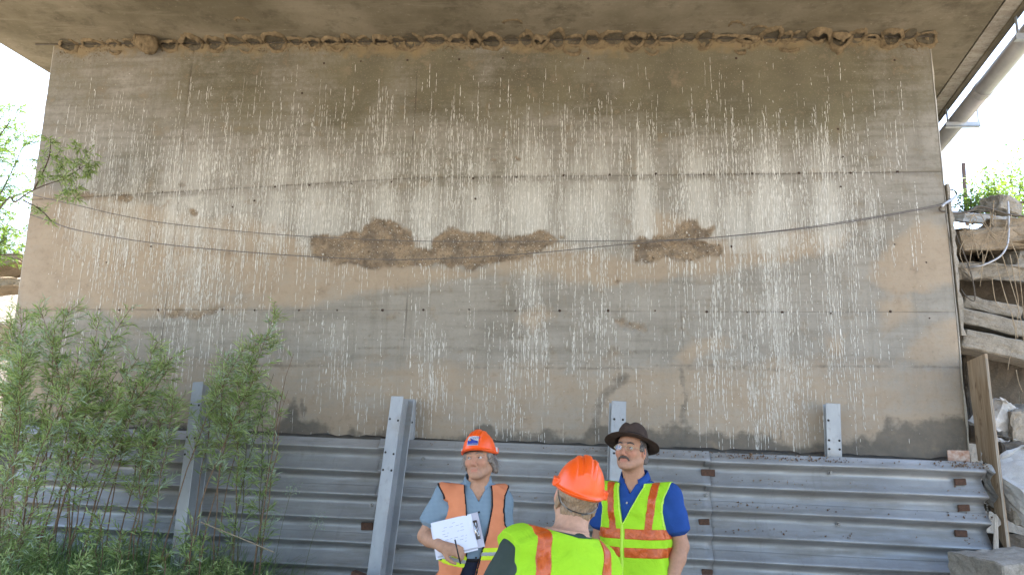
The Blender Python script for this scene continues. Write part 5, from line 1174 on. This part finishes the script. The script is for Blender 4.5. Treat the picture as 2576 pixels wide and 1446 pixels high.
# ------------------------------------------------------------------ person 3: seen from behind, head thrown back
def person_back():
    Y = -3.80; nk = P(1414, 1362, Y)
    e = empty('person', nk, 'person seen from behind in lime vest, dark green shirt and orange hard hat, looking up', 'person')
    # built facing -y, then turned round to face the wall, leaning to the right
    e.rotation_euler = (0, R_(-11), R_(180 + 31)); e.location = nk - e.rotation_euler.to_matrix() @ Vector((0, 0, 1.43))
    M = HM((-.056, -.040, 1.612), -23, 19, -5); N = (-.030, .012, 1.43)
    arms = [((-.196, .0, 1.355), (-.250, -.03, 1.08), (-.19, -.20, .95), 1.08), ((.160, -.04, 1.375), (.215, -.15, 1.11), (.18, -.28, .98), .96)]
    hands = [((-.19, -.20, .95), (.6, -.7, -.2), (.3, .2, -.8), -1, .5), ((.18, -.28, .98), (-.6, -.7, -.2), (-.3, .2, -.8), 1, .5)]
    skin_object(e, SK3, M, arms, hands, N, 0.0, neckr=.062)
    eyes(M, e, (0, .2)); brows(M, e, HAIRB, .0036)
    def ext(g):
        g.ell((0, .070, -.045), (.060, .035, .045), .02, M); g.ell((0, .060, -.080), (.048, .030, .03), .02, M)
        for s_ in (-1, 1): g.ell((s_ * .070, .035, -.02), (.012, .03, .04), .015, M); g.ell((s_ * .074, -.018, .008), (.008, .010, .022), .01, M)
    skull(M, HAIRB, e, (.080, .101, .086), lambda x, y, z: np.maximum(z - .06, np.maximum(-y - .026, .022 - np.abs(x) - np.maximum(y, 0))), extra=ext, noise_=.0022, h=.0036)
    H = M @ Matrix.Translation((0, .010, .034)) @ Matrix.Rotation(R_(3), 4, 'X') @ Matrix.Scale(.93, 4); h = hard_hat(H, e, M_HAT)
    m = MB(); m.tube(spline([M @ Vector(p) for p in ((-.083, .03, .012), (-.070, .085, -.015), (-.03, .112, -.028), (.03, .112, -.028), (.070, .085, -.015), (.083, .03, .012))], 6), .002, 5); m.build('suspension_strap', M_BLK, h, smooth=True, kind=None)
    m = MB(); m.tube(spline([M @ Vector(p) for p in ((-.075, .075, .0), (-.06, .098, -.018), (-.02, .114, -.034))], 5), .0035, 5); m.tube(spline([M @ Vector(p) for p in ((.075, .075, .0), (.06, .098, -.018), (.02, .114, -.034))], 5), .0035, 5); m.build('nape_strap', simple('grey_strap', (.25, .22, .19), rough=.7), h, smooth=True)
    g_ = MB()
    for s_ in (-1, 1):
        g_.tube([M @ Vector((s_ * .058, -.100, .0)), M @ Vector((s_ * .077, -.08, .003)), M @ Vector((s_ * .083, .018, .0))], .002, 5); g_.tube([M @ Vector((s_ * .034 + .023 * math.cos(a), -.103, -.004 + .018 * math.sin(a))) for a in np.linspace(0, 6.283, 22)], .0014, 5, cap=False)
    g_.build('spectacles', M_BLK, e, smooth=True)
    pr = torso_prof(1.13, 1.10, 0.0, .01)
    G = garment(pr, arms, .006, .85, amp=.003, seed=7.0); x, y, z = G.xyz(); G.cut(z - 1.465); to_ob('shirt', G, M_SH3, e)
    collar(e, (-.022, .008, 1.425), M_SH3, .072, .6, .034)
    m = MB(); m.box((-.040, .086, 1.452), (.036, .004, .022), Matrix.Rotation(R_(-25), 3, 'X') @ Matrix.Rotation(R_(8), 3, 'Y')); m.build('collar_tag', simple('white_tag', (.7, .7, .7), rough=.8), e)
    vt = lambda x, y, z: np.abs(np.abs(x) - np.interp(z, [.9, 1.2, 1.45], [.138, .138, .135])) - .0265
    bnd = lambda x, y, z: np.maximum(np.abs(z - .99) - .027, -1.)
    edge_ = lambda x, y, z: np.abs(.088 - np.sqrt((y - .01) ** 2 + ((z - 1.345) * .60) ** 2) + .006) - .006 + 8 * np.maximum(.165 - np.abs(x), 0)
    lime_vest(e, [(.66, .21, .155, 0, 0)] + pr, arms, 1, 9.0, [('orange_tape', M_TAPE, .0295, vt), ('orange_tape', M_TAPE, .0300, bnd)], lambda x, z: np.interp(z, [1.05, 1.12, 1.44], [-.01, .0, .08]) - np.abs(x), widen=(.035, .022))
    lower_body(e, None, M_PANTK)
person_back()
# ================================================================== VEGETATION
M_LEAF = leafmat('willow_leaf', (.15, .23, .06), (.43, .51, .23), .38)
M_LEAFP = leafmat('pale_willow_leaf', (.24, .33, .20), (.42, .50, .38), .3)
M_LEAFB = leafmat('bank_leaf', (.08, .16, .02), (.20, .30, .05), .45)
M_GRASS = leafmat('grass_blade', (.05, .11, .03), (.20, .29, .11), .3)
M_STEM = simple('willow_stem', (.22, .135, .08), (.13, .085, .05), 30, .8)
M_STEMG = simple('green_stem', (.12, .12, .05), (.08, .07, .035), 30, .8)
M_DRY = simple('dry_stalk', (.40, .32, .22), (.26, .19, .12), 30, .9)
M_BARK = simple('bark', (.12, .09, .065), (.06, .045, .035), 14, .95, bump=.01)
class Leaves:
    def __init__(s): s.v = []; s.f = []
    def leaf(s, p, d, l, w, q):
        d = d.normalized(); a = d.cross(Vector((q.uniform(-1, 1), q.uniform(-1, 1), q.uniform(-1, 1))))
        if a.length < 1e-4: return
        a.normalize(); up = a.cross(d); b = len(s.v)
        bend = up * (l * q.uniform(-.12, .05)) + Vector((0, 0, -l * .12))
        s.v += [tuple(p), tuple(p + d * l * .4 + a * w * .5 + bend * .3), tuple(p + d * l + bend), tuple(p + d * l * .4 - a * w * .5 + bend * .3)]
        s.f += [(b, b + 1, b + 2, b + 3)]
    def build(s, name, mat, parent, **kw):
        o = ob(name, npmesh(name, s.v, s.f, mat, smooth=False), parent, **kw); return o
def dress(lv, pts, q, s0, dens, twig=.16, leaf=(.05, .10), wide=(.0055, .0105), droop=.0, lv2=None):
    """twigs with narrow leaves along the upper part of a stem; returns twig polylines"""
    L = sum((pts[i + 1] - pts[i]).length for i in range(len(pts) - 1)); tw = []; n = int(L * dens)
    for _ in range(n):
        s = s0 + (1 - s0) * q.random() ** .8; f = s * (len(pts) - 1); i = min(int(f), len(pts) - 2); p = pts[i].lerp(pts[i + 1], f - i); t = (pts[i + 1] - pts[i]).normalized()
        side = Vector((q.gauss(0, 1), q.gauss(0, 1), q.gauss(0, .5))); side -= t * side.dot(t); side.normalize()
        d = (t * q.uniform(.3, 1.0) + side * q.uniform(.5, 1.1) + Vector((0, 0, -droop))).normalized(); l = twig * q.uniform(.4, 1.5) * (1.15 - .5 * s)
        e = p + d * l + Vector((0, 0, -droop * l * .5)); tw.append([p, (p + e) / 2 + side * .01, e])
        k = max(5, int(l / .0088)); use = lv2 if (lv2 is not None and q.random() < .20) else lv
        for j in range(k):
            a = (j + .5) / k; b = p.lerp(e, a); sd = Vector((q.gauss(0, 1), q.gauss(0, 1), q.gauss(0, .6))); sd -= d * sd.dot(d)
            use.leaf(b, d * q.uniform(.5, 1.1) + sd.normalized() * q.uniform(.3, .9) + Vector((0, 0, -droop * .5)), q.uniform(*leaf), q.uniform(*wide), q)
    return tw
def willow(base, Y, tops, label, seed, dens=20, s0=.45, twig=.17, mat=M_STEM, spread=.16):
    q = random.Random(seed); bx = P(base, 1446, Y); gz = float(ground_h(np.array(bx.x), np.array(Y)))
    root = empty('willow_shrub', (bx.x, Y, gz - .03), label, 'shrub', 'willow shrubs at the left of the wall')
    for (tx, ty, dY) in tops:
        e = P(tx, ty, Y + dY); b = Vector((bx.x + q.gauss(0, spread), Y + q.gauss(0, .10), gz - .05))
        lean = (e - b); pts = []
        for i in range(11):
            s = i / 10; c = b + Vector((lean.x * s ** 1.7, lean.y * s ** 1.5, lean.z * (s + .10 * s * (1 - s) * 2)))
            pts.append(c + Vector((q.gauss(0, .008), q.gauss(0, .008), 0)))
        m = MB(); r0 = q.uniform(.0055, .0085); m.tube(pts, lambda s: r0 * (1 - .78 * s), 5)
        lv = Leaves(); lv2 = Leaves(); tw = dress(lv, pts, q, s0, dens, twig, lv2=lv2)
        # a few low leaves
        tw += dress(lv, pts, q, .15, dens * .07, twig * .5)
        for t_ in tw: m.tube(t_, lambda s: .0022 * (1 - .6 * s), 3, cap=False)
        so = child(m.build('stem', mat, root, smooth=True))
        f = lv.build('foliage', M_LEAF, so); 
        if lv2.v: lv2.build('pale_foliage', M_LEAFP, so)
    return root
willow(5, -.95, [(-10, 870, .1), (60, 830, -.2), (20, 800, 0), (55, 770, .1), (-30, 840, 0), (90, 860, 0), (10, 930, -.2), (40, 990, -.3)], 'leafy willow shrub at the far left photo edge', 1)
willow(70, -1.05, [(100, 770, .1), (180, 765, .2), (140, 830, 0), (60, 900, -.2), (200, 900, 0), (160, 1000, -.3)], 'dense willow shrub with tips reaching the second wall joint, second from left', 2)
willow(130, -.9, [(250, 800, .1), (330, 775, .2), (280, 860, 0), (230, 950, -.2), (300, 930, 0), (200, 1010, -.3)], 'dense willow shrub in front of the left wall corner, third from left', 3)
willow(185, -1.0, [(400, 860, .1), (350, 900, 0), (430, 900, .1), (300, 1000, -.2), (380, 960, 0), (260, 1050, -.3)], 'willow shrub arching right over the left end of the rails', 4)
willow(300, -.85, [(420, 930, 0), (340, 960, 0), (440, 985, .1), (370, 1040, 0)], 'open willow shrub with bare brown stems in front of the first rail length', 5, dens=20, s0=.5)
willow(375, -.9, [(440, 1000, 0), (400, 1060, 0), (360, 1100, -.1)], 'thin willow shrub just left of the tall post', 6, dens=20, s0=.45)
willow(470, -.80, [(575, 890, .1), (560, 960, 0), (600, 950, 0)], 'willow shrub crossing in front of the tall post', 7, dens=22, s0=.5)
willow(480, -.85, [(690, 790, .2), (650, 850, .2), (610, 880, .1), (660, 920, .1)], 'tall arching willow whose tip droops right of the tall post', 8, dens=20, s0=.52)
willow(610, -.75, [(640, 880, .1), (690, 940, .1), (655, 990, 0), (700, 1010, .1)], 'slender upright willow standing before the second rail length', 9, dens=17, s0=.3, twig=.12, mat=M_STEMG, spread=.06)
willow(655, -.7, [(735, 890, .1), (720, 980, .1)], 'nearly leafless reddish willow shoots at the right end of the shrubs', 10, dens=5, s0=.2, twig=.08, spread=.05)
willow(20, -1.7, [(30, 1150, 0), (-20, 1120, 0), (70, 1200, 0), (100, 1260, 0)], 'low leafy willow in the bottom left corner nearest the camera', 11, dens=26, s0=.2, twig=.13)
willow(330, -1.35, [(250, 1290, 0), (300, 1330, 0), (210, 1330, 0)], 'small pale sprig of willow above the grass', 12, dens=24, s0=.2, twig=.10)
willow(460, -1.35, [(480, 1300, 0), (440, 1350, 0), (505, 1370, 0)], 'low bright willow sprig at the foot of the tall post', 13, dens=22, s0=.2, twig=.10)
# grass bed
def grass(name, n, fn, label, mat=M_GRASS, hl=(.2, .55), seed=1, w=.0035):
    q = random.Random(seed); V = []; Fq = []; XY = np.array([fn(q) for _ in range(n)]); ZZ = ground_h(XY[:, 0], XY[:, 1])
    for i in range(n):
        x, y = XY[i]; z = float(ZZ[i]) - .01; h = q.uniform(*hl); a = q.uniform(0, 6.28); l = q.uniform(.1, 1.1) * h; dx, dy = math.cos(a) * l, math.sin(a) * l; ww = w * q.uniform(.6, 1.3); ax, ay = -math.sin(a) * ww, math.cos(a) * ww; b = len(V); zt = z + h * q.uniform(.7, .98)
        V += [(x - ax, y - ay, z), (x + ax, y + ay, z), (x + dx * .35 + ax * .8, y + dy * .35 + ay * .8, z + h * .6), (x + dx * .35 - ax * .8, y + dy * .35 - ay * .8, z + h * .6), (x + dx + ax * .15, y + dy + ay * .15, zt), (x + dx - ax * .15, y + dy - ay * .15, zt)]
        Fq += [(b, b + 1, b + 2, b + 3), (b + 3, b + 2, b + 4, b + 5)]
    return ob(name, npmesh(name, V, Fq, mat, smooth=False), label=label, cat='grass', kind='stuff')
def gb(q):
    x = q.uniform(-5.4, -2.2); y = q.uniform(-2.2, -.35); return x, y
grass('tall_grass', 9000, gb, 'tall dark green grass growing under the willows at the bottom left', hl=(.10, .62), seed=2)
grass('tall_grass', 900, lambda q: (q.gauss(-2.55, .25), q.uniform(-.9, -.4)), 'grass tuft at the foot of the rails by the slender willow', hl=(.3, .75), seed=3, w=.004)
qh = random.Random(91); lvh = Leaves(); mh = MB()
for i in range(150):
    x, y = gb(qh); z = float(ground_h(np.array(x), np.array(y))); hh = qh.uniform(.25, .62); b_ = Vector((x, y, z)); e_ = b_ + Vector((qh.gauss(0, .10), qh.gauss(0, .10), hh)); pl = [b_, b_.lerp(e_, .5) + Vector((qh.gauss(0, .02), 0, 0)), e_]; mh.tube(pl, .002, 3, cap=False)
    for t_ in dress(lvh, pl, qh, .3, 34, .07, leaf=(.03, .07), wide=(.006, .012)): mh.tube(t_, .0012, 3, cap=False)
hb = mh.build('leafy_weeds', M_STEMG, None, label='low leafy weeds growing through the grass under the willows', cat='weeds', kind='stuff'); lvh.build('weed_leaves', M_LEAF, hb, kind='stuff')
grass('dry_grass', 260, lambda q: (q.gauss(-4.35, .10), q.gauss(-1.4, .08)), 'clump of dry straw coloured grass in the bottom left willows', M_DRY, (.4, .8), 4, .004)
# grass seed heads in front of the rails
for k, (a, b, lab) in enumerate(((735, 1225, 'grass seed head on a fine stalk right of the slender willow'), (690, 1290, 'low grass seed head beside the slender willow stems'), (640, 1255, 'grass seed head among the slender willow stems'), (800, 1310, 'rightmost small grass seed head before the rails'))):
    q = random.Random(60 + k); tip = P(a, b, -.7); m = MB(); bs = Vector((tip.x - .12, -.72, float(ground_h(np.array(tip.x - .12), np.array(-.72))))); m.tube(spline([bs, bs.lerp(tip, .6) + Vector((-.03, 0, .03)), tip], 6), .0018, 4)
    e = m.build('seed_grass', M_STEMG, None, label=lab, cat='grass', group='grass seed heads before the rails'); lv = Leaves()
    for _ in range(70):
        p = tip + Vector((q.gauss(0, .035), q.gauss(0, .02), q.gauss(0, .035))); lv.leaf(p, Vector((q.gauss(0, 1), q.gauss(0, 1), -.6)), .022, .005, q)
    lv.build('seed_head', M_LEAFP, e)
m = MB(); m.tube(spline([P(505, 1312, -1.0), P(600, 1350, -1.0), P(690, 1388, -1.0)], 6), .004, 5); m.build('dry_stalk', M_DRY, None, label='single pale dry stalk lying aslant over the grass', cat='stalk')

# ------------------------------------------------------------------ willow tree beyond the left wall end
q = random.Random(33)
tr = empty('willow_tree', (-7.4, .9, 1.0), 'pale sunlit willow tree beyond the left wall end with a branch over the wall', 'tree')
m = MB(); tk = spline([Vector((-7.6, .9, .4)), Vector((-7.3, .8, 2.0)), Vector((-7.0, .7, 3.3)), Vector((-6.9, .8, 4.3))], 6); m.tube(tk, lambda s: .10 - .06 * s, 9); child(m.build('trunk', M_BARK, tr, smooth=True))
limbs = [[tk[5], P(-20, 555, -.2), P(40, 508, -.35), P(85, 478, -.4), P(125, 462, -.42), P(160, 450, -.4), P(200, 425, -.38)],
         [P(85, 478, -.4), P(110, 430, -.42), P(125, 390, -.42), P(128, 352, -.4)],
         [P(60, 505, -.36), P(90, 520, -.4), P(115, 540, -.42), P(130, 556, -.42)]]
m = MB(); lv = Leaves()
for i, L in enumerate(limbs): m.tube(spline(L, 5), lambda s: .0075 * (1 - .75 * s) + .0012, 6)
lp = [p for L in limbs[:2] for p in spline(L, 6)[8:]]
for (a, b) in ((122, 348), (128, 360), (150, 382), (190, 368), (202, 374), (218, 384), (133, 402), (112, 392), (142, 412), (172, 402), (186, 412), (205, 402), (240, 408), (222, 414), (180, 428), (208, 432), (228, 425), (108, 440), (120, 448), (146, 440), (160, 452), (184, 450), (178, 468), (192, 474), (160, 488), (170, 496), (190, 498), (166, 474), (150, 426), (218, 440), (100, 430), (98, 405), (95, 520), (104, 530), (114, 540), (124, 552)):
    c = P(a, b, -.42 + q.gauss(0, .06)); near = min(lp, key=lambda p: (p - c).length) if b < 510 else c + Vector((-.02, 0, .03)); m.tube([near, near.lerp(c, .5) + Vector((0, 0, .01)), c], .0016, 3, cap=False)
    for k in range(5 if b < 510 else 3):
        d = Vector((q.gauss(.2, 1), q.gauss(0, 1), q.gauss(-.2, .8))).normalized(); e_ = c + d * q.uniform(.03, .09); m.tube([c, e_], .001, 3, cap=False)
        for j_ in range(9):
            sd = Vector((q.gauss(0, 1), q.gauss(0, 1), q.gauss(0, 1))); lv.leaf(c.lerp(e_, q.random()), d * .8 + sd * .5, q.uniform(.04, .075), q.uniform(.007, .012), q)
child(m.build('overhanging_limb', M_BARK, tr, smooth=True)); child(lv.build('overhanging_foliage', M_LEAF, tr))
m = MB(); lv = Leaves()
for i in range(26):
    b = tk[q.randint(5, len(tk) - 1)]; e = P(q.uniform(-60, 88), q.uniform(255, 640), q.uniform(.6, 2.2)); pts = spline([b, b.lerp(e, .5) + Vector((q.gauss(0, .2), q.gauss(0, .2), q.uniform(0, .3))), e], 6); m.tube(pts, lambda s: .012 * (1 - .85 * s) + .0012, 5)
    tw = dress(lv, pts, q, .45, 13, .25, leaf=(.04, .08), wide=(.007, .012), droop=.15)
    for t_ in tw: m.tube(t_, .002, 3, cap=False)
child(m.build('limb', M_BARK, tr, smooth=True)); child(lv.build('crown', M_LEAFB, tr))

# ------------------------------------------------------------------ greenery on the right bank
def leafmass(name, n, fn, label, mat, size, seed, cat='bush', kind=None, group=None, wide=.5):
    q = random.Random(seed); lv = Leaves()
    for _ in range(n): lv.leaf(fn(q), Vector((q.gauss(0, 1), q.gauss(0, 1), q.gauss(.3, .8))), q.uniform(*size), q.uniform(*size) * wide, q)
    return lv.build(name, mat, None, label=label, cat=cat, kind=kind, group=group)
def bush(a, b, Y, r, n, label, seed, mat=M_LEAFB, size=(.03, .07), squash=.7):
    c = P(a, b, Y); q = random.Random(seed); e = empty('bank_bush', (c.x, c.y, c.z - r * squash), label, 'bush', 'green bushes on the right bank')
    m = MB(); lv = Leaves(); bs = c - Vector((0, 0, r * squash + .15))
    for k in range(18):
        d = Vector((q.gauss(0, .6), q.gauss(0, .6), q.uniform(.3, 1))).normalized(); e_ = c + Vector((d.x * r, d.y * r, (d.z * 2 - 1) * r * squash)); pts = [bs, bs.lerp(e_, .5) + Vector((q.gauss(0, .05), q.gauss(0, .05), 0)), e_]; m.tube(pts, lambda s: .006 * (1 - .7 * s), 4)
        for j in range(n // 18):
            s = q.uniform(.35, 1.05); p = bs.lerp(e_, s) + Vector((q.gauss(0, r * .16), q.gauss(0, r * .16), q.gauss(0, r * .12))); lv.leaf(p, Vector((q.gauss(0, 1), q.gauss(0, 1), q.gauss(.2, .6))), q.uniform(*size), q.uniform(*size) * .55, q)
    child(m.build('branches', M_BARK, e, smooth=True)); child(lv.build('foliage', mat, e))
bush(2440, 505, 1.3, .22, 500, 'low green creeper on the crest next to the wall corner', 1, size=(.025, .05), squash=.5)
bush(2500, 500, 1.5, .25, 520, 'green bush on the crest above the tan slab', 2, size=(.025, .055), squash=.5)
bush(2560, 500, 2.2, .55, 1100, 'bright leafy bush at the right photo edge on the crest', 3)
bush(2555, 440, 3.6, .65, 1100, 'pale sunlit bush further up the bank at right', 4)
bush(2490, 478, 4.2, .40, 500, 'small sunlit bush beyond the crest near the fence post', 5)
bush(2575, 615, .85, .26, 420, 'shaded green weeds beside the tan blocks at the photo edge', 6, M_GRASS, (.03, .07))
bush(2620, 500, 1.4, .5, 700, 'bush just past the right photo edge', 7)
grass('bank_grass', 5000, lambda q: (q.uniform(3.5, 11), q.uniform(1.8, 10)), 'sunlit grass covering the bank right of the bridge', M_LEAFB, (.08, .3), 8)
grass('bank_grass', 4000, lambda q: (q.uniform(-14, -5.8), q.uniform(1.5, 9)), 'sunlit dry grass covering the bank left of the bridge', M_DRY, (.08, .35), 9)
# dry roots trailing over the rubble
rt = empty('trailing_roots', P(2480, 560, .3), 'pale dry roots and vines trailing down over the broken slabs', 'roots')
q = random.Random(77)
R0 = [[(2440, 555), (2450, 600), (2462, 650)], [(2487, 615), (2478, 650), (2463, 690)], [(2500, 505), (2498, 530), (2495, 560)], [(2475, 640), (2470, 680), (2465, 720)], [(2520, 640), (2545, 720), (2565, 790), (2575, 860)], [(2505, 660), (2530, 750), (2545, 790), (2560, 850)], [(2540, 640), (2555, 720), (2562, 770), (2556, 830)], [(2560, 650), (2570, 740), (2575, 800)], [(2495, 700), (2505, 760), (2528, 780)], [(2470, 560), (2500, 590), (2530, 600)], [(2420, 575), (2455, 590), (2490, 570)], [(2546, 800), (2555, 850), (2540, 900), (2535, 930)], [(2556, 930), (2562, 960), (2572, 985)], [(2430, 545), (2470, 540), (2510, 548)], [(2450, 600), (2442, 640), (2436, 690)]]
for k in range(16):
    a = q.uniform(2425, 2560); b = q.uniform(530, 600); R0.append([(a, b), (a + q.uniform(-25, 35), b + q.uniform(10, 50)), (a + q.uniform(-40, 60), b + q.uniform(30, 110))])
for k, L in enumerate(R0):
    m = MB(); y = q.uniform(.0, .16); m.tube(spline([P(a, b, y + q.uniform(-.03, .03)) for a, b in L], 5), lambda s: q.uniform(.003, .005) * (1 - .4 * s), 5); child(m.build('root', M_DRY, rt, smooth=True))
